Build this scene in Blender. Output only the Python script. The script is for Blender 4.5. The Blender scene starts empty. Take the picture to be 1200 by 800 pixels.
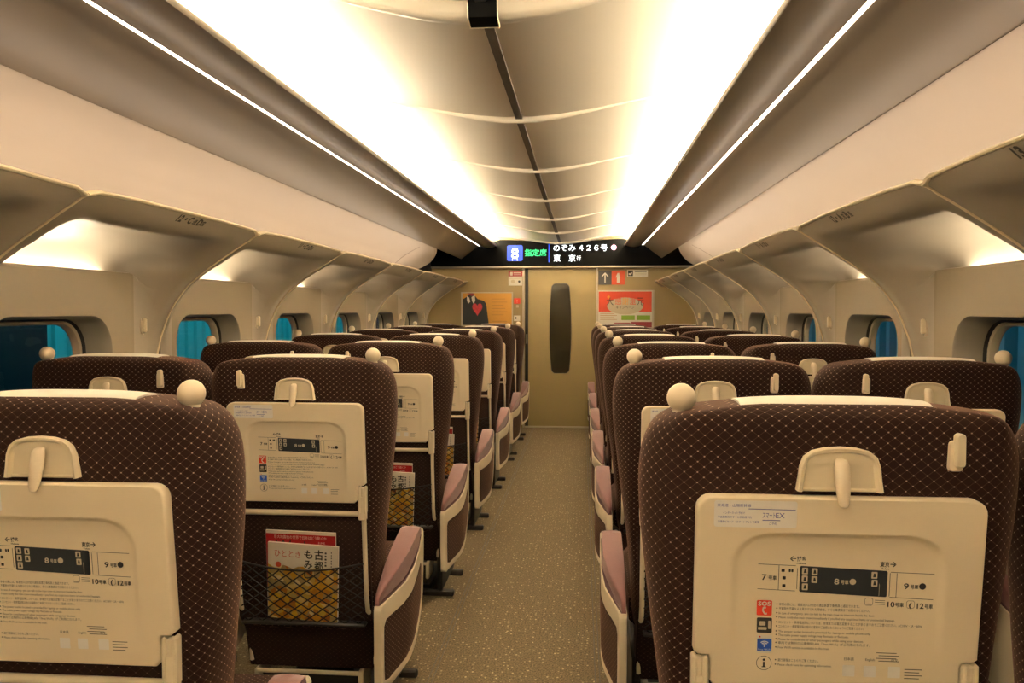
import bpy, bmesh, math, random
from mathutils import Vector, Matrix, Euler
random.seed(7)
C = bpy.context.scene.collection
PI = math.pi
EYE = 1.33
P = 1.16                      # seat pitch = wall module length
Y0 = 1.27                     # rear face of the first row
YEND = 9.32
YBACK = -8.0
# ------------------------------------------------------------------ materials
def mat(name, col, rough=.5, metal=0, spec=.5, noise=0, nscale=40, bump=0, bscale=200, sheen=0, coat=0):
    m = bpy.data.materials.new(name); m.use_nodes = True
    nt = m.node_tree; b = nt.nodes['Principled BSDF']
    b.inputs['Base Color'].default_value = (*col, 1); b.inputs['Roughness'].default_value = rough
    b.inputs['Metallic'].default_value = metal; b.inputs['Specular IOR Level'].default_value = spec
    if sheen:
        b.inputs['Sheen Weight'].default_value = sheen; b.inputs['Sheen Roughness'].default_value = .45
    if coat: b.inputs['Coat Weight'].default_value = coat
    tc = nt.nodes.new('ShaderNodeTexCoord')
    if noise:
        n = nt.nodes.new('ShaderNodeTexNoise'); n.inputs['Scale'].default_value = nscale; n.inputs['Detail'].default_value = 4
        nt.links.new(tc.outputs['Object'], n.inputs['Vector'])
        mr = nt.nodes.new('ShaderNodeMapRange'); mr.inputs[3].default_value = 1-noise; mr.inputs[4].default_value = 1+noise
        nt.links.new(n.outputs['Fac'], mr.inputs[0])
        mx = nt.nodes.new('ShaderNodeMix'); mx.data_type = 'RGBA'; mx.blend_type = 'MULTIPLY'; mx.inputs[0].default_value = 1
        mx.inputs[6].default_value = (*col, 1); nt.links.new(mr.outputs[0], mx.inputs[7])
        nt.links.new(mx.outputs[2], b.inputs['Base Color'])
    if bump:
        n2 = nt.nodes.new('ShaderNodeTexNoise'); n2.inputs['Scale'].default_value = bscale
        nt.links.new(tc.outputs['Object'], n2.inputs['Vector'])
        bp = nt.nodes.new('ShaderNodeBump'); bp.inputs['Strength'].default_value = bump; bp.inputs['Distance'].default_value = .002
        nt.links.new(n2.outputs['Fac'], bp.inputs['Height']); nt.links.new(bp.outputs['Normal'], b.inputs['Normal'])
    return m
def emit(name, col, s):
    m = bpy.data.materials.new(name); m.use_nodes = True
    b = m.node_tree.nodes['Principled BSDF']; b.inputs['Base Color'].default_value = (*col, 1)
    b.inputs['Emission Color'].default_value = (*col, 1); b.inputs['Emission Strength'].default_value = s
    return m
def math_node(nt, op, a, b=None, c=None):
    n = nt.nodes.new('ShaderNodeMath'); n.operation = op
    for i, v in enumerate((a, b, c)):
        if v is None: continue
        if isinstance(v, (int, float)): n.inputs[i].default_value = v
        else: nt.links.new(v, n.inputs[i])
    return n.outputs[0]
def fabric(name, base, line, dot, cw=.0199, ch=.0164, sheen=.5):
    """brown moquette with a fine diamond grid and a bright stitch on each crossing (UV in metres)"""
    m = bpy.data.materials.new(name); m.use_nodes = True
    nt = m.node_tree; b = nt.nodes['Principled BSDF']
    uv = nt.nodes.new('ShaderNodeUVMap'); sp = nt.nodes.new('ShaderNodeSeparateXYZ'); nt.links.new(uv.outputs[0], sp.inputs[0])
    u = math_node(nt, 'DIVIDE', sp.outputs[0], cw); v = math_node(nt, 'DIVIDE', sp.outputs[1], ch)
    a = math_node(nt, 'ADD', u, v); c = math_node(nt, 'SUBTRACT', u, v)
    def dist(x):
        f = math_node(nt, 'FRACT', x); f = math_node(nt, 'SUBTRACT', f, .5); return math_node(nt, 'ABSOLUTE', f)
    da, dc = dist(a), dist(c)
    mn = math_node(nt, 'MINIMUM', da, dc); mxx = math_node(nt, 'MAXIMUM', da, dc)
    def ss(x, lo, hi):
        n = nt.nodes.new('ShaderNodeMapRange'); n.interpolation_type = 'SMOOTHSTEP'
        n.inputs[1].default_value = lo; n.inputs[2].default_value = hi; n.inputs[3].default_value = 1; n.inputs[4].default_value = 0
        nt.links.new(x, n.inputs[0]); return n.outputs[0]
    ln = ss(mn, .015, .05); dt = ss(mxx, .05, .10)
    nz = nt.nodes.new('ShaderNodeTexNoise'); nz.inputs['Scale'].default_value = 900; nt.links.new(uv.outputs[0], nz.inputs['Vector'])
    ln = math_node(nt, 'MULTIPLY', ln, math_node(nt, 'ADD', nz.outputs['Fac'], .2))
    def mix(f, A, B):
        n = nt.nodes.new('ShaderNodeMix'); n.data_type = 'RGBA'; nt.links.new(f, n.inputs[0])
        for i, q in ((6, A), (7, B)):
            if isinstance(q, tuple): n.inputs[i].default_value = (*q, 1)
            else: nt.links.new(q, n.inputs[i])
        return n.outputs[2]
    col = mix(dt, mix(ln, base, line), dot)
    nt.links.new(col, b.inputs['Base Color']); b.inputs['Roughness'].default_value = .85; b.inputs['Specular IOR Level'].default_value = .2
    b.inputs['Sheen Weight'].default_value = sheen; b.inputs['Sheen Roughness'].default_value = .4; b.inputs['Sheen Tint'].default_value = (1, .55, .38, 1)
    bp = nt.nodes.new('ShaderNodeBump'); bp.inputs['Strength'].default_value = .35; bp.inputs['Distance'].default_value = .001
    nt.links.new(mn, bp.inputs['Height']); nt.links.new(bp.outputs['Normal'], b.inputs['Normal'])
    return m
M = {}
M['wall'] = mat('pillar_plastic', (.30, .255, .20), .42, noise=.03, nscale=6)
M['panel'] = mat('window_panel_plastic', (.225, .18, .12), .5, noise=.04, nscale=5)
M['reveal'] = mat('window_reveal_grey', (.24, .21, .17), .55)
M['winframe'] = mat('window_frame_cream', (.40, .34, .25), .45)
M['bead'] = mat('bead_cream', (.80, .68, .48), .3)
M['ceil'] = mat('ceiling_panel', (.76, .69, .57), .4, noise=.02, nscale=3)
M['rail'] = mat('rail_brown', (.15, .115, .075), .38, noise=.03, nscale=4)
M['rackback'] = mat('rack_back_cream', (.46, .395, .33), .45, noise=.03, nscale=3)
M['seam'] = mat('seam_dark', (.10, .08, .06), .6)
M['tray'] = mat('tray_plastic', (.88, .765, .575), .42, noise=.02, nscale=8, bump=.05, bscale=900)
M['cream'] = mat('frame_cream', (.80, .705, .53), .35)
M['knob'] = mat('knob_cream', (.72, .61, .46), .4)
M['pad'] = mat('armrest_leather', (.20, .083, .083), .55, noise=.06, nscale=30, bump=.2, bscale=500, sheen=.3)
M['padside'] = mat('armrest_piping', (.09, .035, .04), .6)
M['fab'] = fabric('seat_moquette', (.0165, .0056, .0036), (.075, .042, .030), (.36, .26, .19), sheen=.16)
M['fabdark'] = fabric('seat_back_moquette', (.020, .009, .007), (.055, .030, .022), (.13, .085, .06), sheen=.1)
M['cloth'] = mat('white_cover', (.82, .78, .72), .8, bump=.15, bscale=700)
M['black'] = mat('matte_black', (.010, .009, .008), .6)
M['blackmetal'] = mat('dark_metal', (.03, .027, .025), .45, metal=.4)
M['net'] = mat('net_cord', (.010, .008, .007), .7)
M['gap'] = mat('seat_gap', (.012, .009, .008), .8)
M['ink'] = mat('print_black', (.02, .018, .018), .6)
M['strip'] = mat('print_navy', (.018, .022, .028), .5)
M['white'] = mat('print_white', (.80, .76, .68), .5)
M['printcream'] = mat('print_cream', (.60, .52, .38), .5)
M['red'] = mat('print_red', (.75, .05, .02), .5)
M['blue'] = mat('print_blue', (.02, .10, .55), .5)
M['sticker'] = mat('sticker_white', (.97, .94, .89), .2, coat=.5)
M['bluetext'] = mat('print_bluetext', (.10, .11, .42), .5)
M['endwall'] = mat('end_wall_laminate', (.35, .26, .12), .4, noise=.04, nscale=5)
M['door'] = mat('door_laminate', (.34, .26, .115), .35, noise=.04, nscale=4)
M['steel'] = mat('brushed_steel', (.62, .56, .46), .3, metal=.8)
M['doorglass'] = mat('dark_door_glass', (.022, .018, .010), .12, coat=.2)
M['header'] = mat('header_black', (.002, .002, .002), .35, spec=.06)
M['greysign'] = mat('sign_grey', (.055, .05, .05), .5)
M['orange'] = mat('sign_orange', (.65, .085, .03), .5)
M['posteryellow'] = mat('poster_yellow', (.72, .36, .06), .5, noise=.08, nscale=6)
M['posterlines'] = mat('poster_lines', (.50, .24, .05), .5)
M['suit'] = mat('poster_suit', (.022, .024, .024), .6)
M['heart'] = mat('poster_heart', (.55, .04, .05), .5, noise=.5, nscale=60)
M['posterred'] = mat('poster_red', (.75, .075, .03), .45, noise=.12, nscale=4)
M['green'] = mat('poster_green', (.24, .42, .04), .5)
M['maroon'] = mat('poster_maroon', (.30, .03, .04), .5)
M['gold'] = mat('poster_gold', (.80, .36, .04), .5)
M['magred'] = mat('magazine_red', (.36, .010, .015), .35)
M['magpage'] = mat('magazine_white', (.74, .68, .58), .4)
M['redtext'] = mat('print_redtext', (.55, .07, .03), .5)
M['footcarpet'] = mat('footrest_carpet', (.05, .045, .035), .95, bump=.5, bscale=400)
M['cove'] = emit('cove_light_glow', (1, .88, .66), 70)
M['line'] = emit('line_light_glow', (1, .88, .70), 4)
M['winlamp'] = emit('window_lamp_glow', (1, .88, .66), 24)
M['racklamp'] = emit('rack_lamp_glow', (1, .85, .70), 14)
M['ledwhite'] = emit('led_white', (.85, .93, 1), 1.1)
M['ledgreen'] = emit('led_green', (.02, .62, .20), .75)
M['ledblue'] = emit('led_blue', (.003, .045, .60), .4)
M['ledpink'] = emit('led_pink', (1, .55, .75), 1.2)
M['outwall'] = mat('platform_wall', (.28, .60, .60), .5)
M['outdark'] = mat('platform_dark', (.006, .009, .016), .5)
def autumn(name):
    m = bpy.data.materials.new(name); m.use_nodes = True
    nt = m.node_tree; b = nt.nodes['Principled BSDF']; b.inputs['Roughness'].default_value = .4
    tc = nt.nodes.new('ShaderNodeTexCoord'); v = nt.nodes.new('ShaderNodeTexVoronoi'); v.inputs['Scale'].default_value = 55
    nt.links.new(tc.outputs['Object'], v.inputs['Vector'])
    cr = nt.nodes.new('ShaderNodeValToRGB'); e = cr.color_ramp
    e.elements[0].position = 0; e.elements[0].color = (.42, .12, .015, 1)
    e.elements[1].position = 1; e.elements[1].color = (.75, .62, .30, 1)
    for p_, c_ in ((.25, (.62, .28, .02, 1)), (.5, (.72, .45, .03, 1)), (.62, (.35, .25, .12, 1)), (.8, (.66, .42, .08, 1))):
        q = e.elements.new(p_); q.color = c_
    sp = nt.nodes.new('ShaderNodeSeparateColor'); nt.links.new(v.outputs['Color'], sp.inputs[0]); nt.links.new(sp.outputs[0], cr.inputs[0])
    nt.links.new(cr.outputs[0], b.inputs['Base Color']); return m
M['autumn'] = autumn('magazine_autumn_leaves')
def carpet():
    m = bpy.data.materials.new('carpet_speckled'); m.use_nodes = True
    nt = m.node_tree; b = nt.nodes['Principled BSDF']; b.inputs['Roughness'].default_value = .95; b.inputs['Specular IOR Level'].default_value = .15
    tc = nt.nodes.new('ShaderNodeTexCoord')
    n = nt.nodes.new('ShaderNodeTexNoise'); n.inputs['Scale'].default_value = 160; n.inputs['Detail'].default_value = 5; nt.links.new(tc.outputs['Object'], n.inputs['Vector'])
    cr = nt.nodes.new('ShaderNodeValToRGB'); cr.color_ramp.elements[0].position = .35; cr.color_ramp.elements[0].color = (.10, .077, .050, 1)
    cr.color_ramp.elements[1].position = .68; cr.color_ramp.elements[1].color = (.27, .21, .125, 1); nt.links.new(n.outputs['Fac'], cr.inputs[0])
    mp = nt.nodes.new('ShaderNodeMapping'); mp.inputs['Scale'].default_value = (54, 38, 1); nt.links.new(tc.outputs['Object'], mp.inputs[0])
    v = nt.nodes.new('ShaderNodeTexVoronoi'); v.inputs['Scale'].default_value = 1; v.inputs['Randomness'].default_value = .55; nt.links.new(mp.outputs[0], v.inputs['Vector'])
    d = nt.nodes.new('ShaderNodeMapRange'); d.inputs[1].default_value = .15; d.inputs[2].default_value = .27; d.inputs[3].default_value = 1; d.inputs[4].default_value = 0
    nt.links.new(v.outputs['Distance'], d.inputs[0])
    sp = nt.nodes.new('ShaderNodeSeparateColor'); nt.links.new(v.outputs['Color'], sp.inputs[0])
    k = math_node(nt, 'MULTIPLY', d.outputs[0], math_node(nt, 'MULTIPLY_ADD', sp.outputs[0], .6, .25))
    mx = nt.nodes.new('ShaderNodeMix'); mx.data_type = 'RGBA'; nt.links.new(k, mx.inputs[0]); nt.links.new(cr.outputs[0], mx.inputs[6]); mx.inputs[7].default_value = (.60, .50, .31, 1)
    nt.links.new(mx.outputs[2], b.inputs['Base Color'])
    bp = nt.nodes.new('ShaderNodeBump'); bp.inputs['Strength'].default_value = .5; bp.inputs['Distance'].default_value = .003
    nt.links.new(n.outputs['Fac'], bp.inputs['Height']); nt.links.new(bp.outputs['Normal'], b.inputs['Normal'])
    return m
M['carpet'] = carpet()
def glass():
    m = bpy.data.materials.new('window_glass'); m.use_nodes = True
    nt = m.node_tree; nt.nodes.remove(nt.nodes['Principled BSDF']); out = nt.nodes['Material Output']
    t = nt.nodes.new('ShaderNodeBsdfTransparent'); t.inputs[0].default_value = (.82, .93, .95, 1)
    g = nt.nodes.new('ShaderNodeBsdfGlossy'); g.inputs['Roughness'].default_value = .02
    f0 = nt.nodes.new('ShaderNodeLayerWeight'); f0.inputs[0].default_value = .5
    x = nt.nodes.new('ShaderNodeMixShader'); nt.links.new(math_node(nt, 'MULTIPLY_ADD', math_node(nt, 'POWER', f0.outputs['Facing'], 5), .55, .03), x.inputs[0]); nt.links.new(t.outputs[0], x.inputs[1]); nt.links.new(g.outputs[0], x.inputs[2])
    nt.links.new(x.outputs[0], out.inputs[0]); return m
M['glass'] = glass()

# ------------------------------------------------------------------ mesh builder
class MB:
    def __init__(s): s.v = []; s.f = []; s.m = []; s.mats = []; s.uv = {}
    def mi(s, m):
        m = M[m] if isinstance(m, str) else m
        if m not in s.mats: s.mats.append(m)
        return s.mats.index(m)
    def face(s, idx, m, uv=None):
        s.f.append(tuple(idx)); s.m.append(s.mi(m))
        if uv: s.uv[len(s.f)-1] = uv
    def add(s, pts): n = len(s.v); s.v += [tuple(p) for p in pts]; return list(range(n, n+len(pts)))
    def poly(s, pts, m): s.face(s.add(pts), m)
    def loft(s, rings, m, closed=True, caps=(False, False), flip=False):
        ids = [s.add(r) for r in rings]; n = len(rings[0])
        for a, b in zip(ids, ids[1:]):
            for i in range(n if closed else n-1):
                j = (i+1) % n; q = (a[i], a[j], b[j], b[i])
                s.face(q[::-1] if flip else q, m)
        if caps[0]: s.face(ids[0] if flip else ids[0][::-1], m)
        if caps[1]: s.face(ids[-1][::-1] if flip else ids[-1], m)
        return ids
    def box(s, x0, x1, y0, y1, z0, z1, m, bev=0):
        if bev:
            b = min(bev, (x1-x0)*.45, (y1-y0)*.45, (z1-z0)*.45)
            def ring(z, k): return [(x0+b, y0+k, z), (x1-b, y0+k, z), (x1-k, y0+b, z), (x1-k, y1-b, z), (x1-b, y1-k, z), (x0+b, y1-k, z), (x0+k, y1-b, z), (x0+k, y0+b, z)]
            s.loft([ring(z0, b), ring(z0+b, 0), ring(z1-b, 0), ring(z1, b)], m, caps=(True, True)); return
        s.loft([[(x0, y0, z), (x1, y0, z), (x1, y1, z), (x0, y1, z)] for z in (z0, z1)], m, caps=(True, True))
    def tube(s, path, r, m, n=8, caps=True, sx=1.0):
        P_ = [Vector(p) for p in path]; rings = []
        up = None
        for i, p in enumerate(P_):
            t = (P_[min(i+1, len(P_)-1)] - P_[max(i-1, 0)]).normalized()
            if up is None:
                up = Vector((0, 0, 1)) if abs(t.z) < .9 else Vector((0, 1, 0))
            a = t.cross(up).normalized(); up = a.cross(t).normalized()
            rr = r[i] if isinstance(r, (list, tuple)) else r
            rings.append([p + a*math.cos(2*PI*k/n)*rr*sx + up*math.sin(2*PI*k/n)*rr for k in range(n)])
        s.loft(rings, m, caps=(caps, caps), flip=True)
    def prism(s, prof, x0, x1, m, bev=0, inset_m=None):
        """profile in (y,z) extruded along x"""
        def off(k):
            cy = sum(p[0] for p in prof)/len(prof); n = len(prof); o = []
            ar = sum(prof[i][0]*prof[(i+1) % n][1]-prof[(i+1) % n][0]*prof[i][1] for i in range(n))
            sg = 1 if ar > 0 else -1
            for i in range(n):
                a, b, c = Vector(prof[i-1]), Vector(prof[i]), Vector(prof[(i+1) % n])
                d1 = (b-a).normalized(); d2 = (c-b).normalized(); nn = Vector((-d1.y-d2.y, d1.x+d2.x))
                if nn.length < 1e-6: nn = Vector((-d1.y, d1.x))
                nn.normalize(); o.append(b+nn*k*sg)
            return o
        if bev:
            i_ = off(bev)
            rings = [[(x0, q[0], q[1]) for q in i_], [(x0+bev, *q) for q in prof], [(x1-bev, *q) for q in prof], [(x1, q[0], q[1]) for q in i_]]
        else: rings = [[(x0, *q) for q in prof], [(x1, *q) for q in prof]]
        s.loft(rings, m, caps=(True, True))
    def sphere(s, c, r, m, nu=20, nv=12, sz=1):
        rings = []
        for j in range(1, nv):
            a = PI*j/nv
            rings.append([(c[0]+r*math.sin(a)*math.cos(2*PI*i/nu), c[1]+r*math.sin(a)*math.sin(2*PI*i/nu), c[2]-r*sz*math.cos(a)) for i in range(nu)])
        s.loft(rings, m, caps=(True, True))
    def build(s, name, parent=None, smooth=True, ang=40, loc=None):
        me = bpy.data.meshes.new(name); me.from_pydata(s.v, [], s.f)
        for m in s.mats: me.materials.append(m)
        for p, k in zip(me.polygons, s.m): p.material_index = k; p.use_smooth = smooth
        if s.uv:
            l = me.uv_layers.new(name='UVMap')
            for p in me.polygons:
                q = s.uv.get(p.index)
                if q:
                    for li, c in zip(p.loop_indices, q): l.data[li].uv = c
        bm = bmesh.new(); bm.from_mesh(me); bmesh.ops.recalc_face_normals(bm, faces=bm.faces) if s.recalc else None
        bm.to_mesh(me); bm.free()
        if smooth: me.set_sharp_from_angle(angle=math.radians(ang))
        o = bpy.data.objects.new(name, me); C.objects.link(o)
        if parent: o.parent = parent
        if loc: o.location = loc
        return o
    recalc = True
def tag(o, label, cat, group=None, kind=None):
    o['label'] = label; o['category'] = cat
    if group: o['group'] = group
    if kind: o['kind'] = kind
    return o
def thing(name, label, cat, loc=(0, 0, 0), group=None):
    o = bpy.data.objects.new(name, None); C.objects.link(o); o.location = loc; o.empty_display_size = .1
    return tag(o, label, cat, group)
def struct(o): o['kind'] = 'structure'; return o
def copy_tree(root, loc, label):
    r = root.copy(); C.objects.link(r); r.location = loc; r['label'] = label
    for ch in root.children:
        c = ch.copy(); C.objects.link(c); c.parent = r
        for g in ch.children:
            d = g.copy(); C.objects.link(d); d.parent = c
    return r
ORD = ['nearest', 'second', 'third', 'fourth', 'fifth', 'sixth', 'seventh', 'eighth', 'ninth', 'tenth', 'eleventh']
def smooth(a, b, x):
    t = max(0, min(1, (x-a)/(b-a))); return t*t*(3-2*t)
# ---- text
_txt = {}
def text2d(body, size, bold=0):
    """triangles of a line of lettering: list of 2D polygons, origin left baseline; size = cap/em size"""
    k = (body, bold)
    if k not in _txt:
        cu = bpy.data.curves.new('lettering', 'FONT'); cu.body = body; cu.size = 1; cu.resolution_u = 2; cu.offset = bold
        ob = bpy.data.objects.new('lettering', cu); C.objects.link(ob)
        dg = bpy.context.evaluated_depsgraph_get(); me = bpy.data.meshes.new_from_object(ob.evaluated_get(dg))
        vs = [(v.co.x, v.co.y) for v in me.vertices]; fs = [tuple(p.vertices) for p in me.polygons]
        bpy.data.objects.remove(ob); bpy.data.curves.remove(cu); bpy.data.meshes.remove(me)
        _txt[k] = (vs, fs, max([v[0] for v in vs] or [0]), min([v[0] for v in vs] or [0]))
    return _txt[k]
def put_text(mb, body, size, x, z, m, fn, align='l', width=None, sx=1, bold=0):
    vs, fs, w1, w0 = text2d(body, size, bold)
    kx = size*sx
    if width: kx = width/max(1e-6, (w1-w0))
    ox = x - w0*kx
    if align == 'c': ox = x - (w1+w0)/2*kx
    if align == 'r': ox = x - w1*kx
    ids = mb.add([fn(ox+v[0]*kx, z+v[1]*size) for v in vs])
    for f in fs: mb.face([ids[i] for i in f], m)
def rrect(cx, cz, w, h, r, n=5):
    o = []
    for sx, sz, a0 in ((1, 1, 0), (-1, 1, PI/2), (-1, -1, PI), (1, -1, 1.5*PI)):
        for k in range(n+1):
            a = a0+PI/2*k/n; o.append((cx+sx*(w/2-r)+r*math.cos(a), cz+sz*(h/2-r)+r*math.sin(a)))
    return o
def put_poly(mb, pts, m, fn): mb.face(mb.add([fn(*p) for p in pts]), m)
def put_line(mb, p, q, w, m, fn):
    d = Vector((q[0]-p[0], q[1]-p[1])); n = Vector((-d.y, d.x)).normalized()*w/2
    put_poly(mb, [(p[0]-n.x, p[1]-n.y), (q[0]-n.x, q[1]-n.y), (q[0]+n.x, q[1]+n.y), (p[0]+n.x, p[1]+n.y)], m, fn)
def circ(cx, cz, r, n=20): return [(cx+r*math.cos(2*PI*k/n), cz+r*math.sin(2*PI*k/n)) for k in range(n)]
def radial(poly, c, angs):
    """distance from c to a star-shaped polygon along each angle"""
    out = []
    n = len(poly)
    for a in angs:
        d = (math.cos(a), math.sin(a)); best = None
        for i in range(n):
            p, q = poly[i], poly[(i+1) % n]
            ex, ez = q[0]-p[0], q[1]-p[1]; den = d[0]*ez-d[1]*ex
            if abs(den) < 1e-12: continue
            px, pz = p[0]-c[0], p[1]-c[1]
            t = (px*ez-pz*ex)/den; u = (px*d[1]-pz*d[0])/den
            if t > 0 and -1e-6 <= u <= 1+1e-6 and (best is None or t > best): best = t
        out.append(best or 0)
    return [(c[0]+r*math.cos(a), c[1]+r*math.sin(a)) for r, a in zip(out, angs)]

# ================================================================== SETTING
# ---- floor
mb = MB(); mb.box(-1.62, 1.62, YBACK, YEND+.05, -.05, 0, 'carpet'); floor = struct(mb.build('floor', smooth=False))
n_trim = 0
def trim_name():
    global n_trim; n_trim += 1; return 'trim_%d' % n_trim
for sx in (-1, 1):
    mb = MB()
    for d in (-.008, .008): mb.box(sx*.30+d-.002, sx*.30+d+.002, YBACK, YEND-.02, 0, .0012, 'seam')
    struct(mb.build(trim_name(), smooth=False))
# ---- side walls: modular arches with window bays
KMIN, KMAX = -9, 6
S0 = 2.09
PA = [(1.50, 1.12), (1.477, 1.22), (1.448, 1.295), (1.432, 1.33), (1.413, 1.36), (1.387, 1.395), (1.36, 1.427), (1.33, 1.452), (1.295, 1.48), (1.26, 1.506), (1.215, 1.536), (1.17, 1.565), (1.125, 1.594), (1.097, 1.611), (1.076, 1.626), (1.052, 1.645)]
PB = [(1.50, 1.12), (1.50, 1.30), (1.50, 1.462), (1.503, 1.472), (1.513, 1.475), (1.560, 1.455), (1.612, 1.462), (1.597, 1.56), (1.53, 1.612), (1.43, 1.628), (1.32, 1.618), (1.24, 1.602), (1.175, 1.585), (1.125, 1.590), (1.080, 1.616), (1.045, 1.648)]
UA, UB, ZA, ZB = .14, .98, .70, 1.462       # flat bay panel that holds the window
WU0, WU1, WZ0, WZ1, WR = .18, .85, .74, 1.31, .125
def prof(u):
    glo = smooth(.03, .13, u)*(1-smooth(.99, 1.09, u))
    gup = smooth(.04, .26, u)*(1-smooth(.78, 1.12, u))
    out = []
    for i, (a, b) in enumerate(zip(PA, PB)):
        g = glo if i <= 5 else (gup if i >= 9 else glo+(gup-glo)*(i-5)/4)
        out.append((a[0]+(b[0]-a[0])*g, a[1]+(b[1]-a[1])*g))
    e = smooth(.0, .05, u)*(1-smooth(1.11, 1.16, u))
    x, z = out[-1]; out[-1] = (x+(1-e)*.006, z-(1-e)*.012)
    return out
US = [0, .015, .03, .045, .06, .08, .10, .12, UA, .17, .20, .24, .28, .34, .42, .50, .58, .66, .72, .78, .84, .90, .94, UB, 1.0, 1.02, 1.04, 1.06, 1.08, 1.10, 1.12, 1.14, 1.16]
def refine(prf, n=3):
    """Catmull-Rom through the arch points so it reads as one smooth curve"""
    o = []
    for i in range(len(prf)-1):
        p0, p1, p2, p3 = prf[max(i-1, 0)], prf[i], prf[i+1], prf[min(i+2, len(prf)-1)]
        k = n if i >= 6 else 1
        for j in range(k):
            t = j/k
            o.append(tuple(.5*((2*b)+(-a+c)*t+(2*a-5*b+4*c-d)*t*t+(-a+3*b-3*c+d)*t**3) for a, b, c, d in zip(p0, p1, p2, p3)))
    o.append(prf[-1]); return o
hole = rrect((WU0+WU1)/2, (WZ0+WZ1)/2, WU1-WU0, WZ1-WZ0, WR, 8)
cc = ((UA+UB)/2, (ZA+ZB)/2)
hc = ((WU0+WU1)/2, (WZ0+WZ1)/2)
def on_rect(p):
    """ray from hole centre through p out to the bay rectangle"""
    dx, dz = p[0]-hc[0], p[1]-hc[1]; t = 1e9
    if dx > 0: t = min(t, (UB-hc[0])/dx)
    if dx < 0: t = min(t, (UA-hc[0])/dx)
    if dz > 0: t = min(t, (ZB-hc[1])/dz)
    if dz < 0: t = min(t, (ZA-hc[1])/dz)
    return (hc[0]+dx*t, hc[1]+dz*t)
corner_pts = [(UA, ZA), (UB, ZA), (UB, ZB), (UA, ZB)]
win_n = 0
YW0 = S0+P*KMIN
for sx, side in ((-1, 'left'), (1, 'right')):
    mb = MB()
    for k in range(KMIN, KMAX+1):
        ys = S0+P*k
        us = [u for u in US if ys+u <= YEND+.02]
        last = len(us) < len(US)
        cols = []
        for u in us:
            pr = refine(prof(u)); pr = [(1.50, 0), (1.50, ZA)] + pr
            cols.append(mb.add([(sx*x, ys+u, z) for x, z in pr]))
        for a, (u0, u1) in enumerate(zip(us, us[1:])):
            for i in range(len(cols[0])-1):
                z0, z1 = mb.v[cols[a][i]][2], mb.v[cols[a][i+1]][2]
                if not last and UA-1e-6 <= u0 and u1 <= UB+1e-6 and z0 > ZA-.01 and z1 < ZB+.001 and i < 5: continue
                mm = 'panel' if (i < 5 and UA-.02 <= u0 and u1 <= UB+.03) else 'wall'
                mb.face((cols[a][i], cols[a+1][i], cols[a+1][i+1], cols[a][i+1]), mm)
        if not last:
            inner = mb.add([(sx*1.50, ys+p[0], p[1]) for p in hole]); outer = mb.add([(sx*1.50, ys+q[0], q[1]) for q in map(on_rect, hole)])
            n = len(hole)
            for i in range(n):
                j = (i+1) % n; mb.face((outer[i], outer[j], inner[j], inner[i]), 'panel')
                qi, qj = on_rect(hole[i]), on_rect(hole[j])
                for cp in corner_pts:       # fill the corner triangle when the two hits lie on different sides
                    if abs(qi[0]-qj[0]) > 1e-6 and abs(qi[1]-qj[1]) > 1e-6:
                        if (abs(cp[0]-qi[0]) < 1e-6 and abs(cp[1]-qj[1]) < 1e-6) or (abs(cp[1]-qi[1]) < 1e-6 and abs(cp[0]-qj[0]) < 1e-6):
                            mb.face((outer[i], mb.add([(sx*1.50, ys+cp[0], cp[1])])[0], outer[j]), 'panel')
            rev = [[(sx*x, ys+hc[0]+(p[0]-hc[0])*k1, hc[1]+(p[1]-hc[1])*k1) for p in hole] for x, k1 in ((1.50, 1), (1.506, .985), (1.60, .955))]
            mb.loft(rev, 'reveal')
    mb.recalc = True
    w = struct(mb.build('wall_'+side, ang=50))
    # outer shell behind the arch so no outside light leaks in
    mb = MB(); sh = [(1.66, ZB+.02), (1.68, 1.60), (1.66, 1.75), (1.40, 2.0), (1.0, 2.25), (0, 2.3)]
    mb.loft([[(sx*x, y, z) for x, z in sh] for y in (YBACK, YEND+.05)], 'gap', closed=False)
    mb.loft([[(sx*x, y, z) for x, z in ((1.66, -.05), (1.66, ZA))] for y in (YBACK, YEND+.05)], 'gap', closed=False)
    struct(mb.build(trim_name(), smooth=False))
    # seam beads and lip trim
    mb = MB()
    for k in range(KMIN, KMAX+1):
        pr = refine(prof(0)); y = S0+P*k
        mb.tube([(sx*(x-.001), y, z) for x, z in [(1.50, .6)]+pr], .0045, 'bead', n=6)
        mb.box(sx*1.492-.006, sx*1.492+.006, y+.012, y+.017, 1.02, 1.20, 'seam')
    struct(mb.build(trim_name(), ang=60))
    mb = MB()
    for k in range(KMIN, KMAX+1):
        ys = S0+P*k; us = [.004+1.152*i/24 for i in range(25)]; us = [u for u in us if ys+u < YEND]
        rings = []
        for u in us:
            x, z = prof(u)[-1]
            sec = [(0, -.004), (-.004, 0), (-.0025, .004), (.002, .005), (.0035, .002), (.0055, .002), (.0065, .006), (.011, .009), (.018, .008), (.022, .003), (.02, -.006)]
            rings.append([(sx*(x+a), ys+u, z+b) for a, b in sec])
        mb.loft(rings, 'bead', caps=(True, True))
    struct(mb.build(trim_name(), ang=35))
    # rack shelf, back of the rack and sloping side ceiling, brown panel, line light, rounded rail
    mb = MB()
    sec = [(1.062, 1.636), (1.12, 1.627), (1.40, 1.650), (1.432, 1.668), (1.43, 1.69), (1.395, 1.735), (1.33, 1.79), (1.24, 1.845), (1.123, 1.906)]
    mb.loft([[(sx*x, y, z) for x, z in sec[:4]] for y in (YBACK, YEND)], 'rackback', closed=False)
    cur = sec[3:]; L_ = [0]
    for a, b in zip(cur, cur[1:]): L_.append(L_[-1]+math.hypot(b[0]-a[0], b[1]-a[1]))
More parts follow.
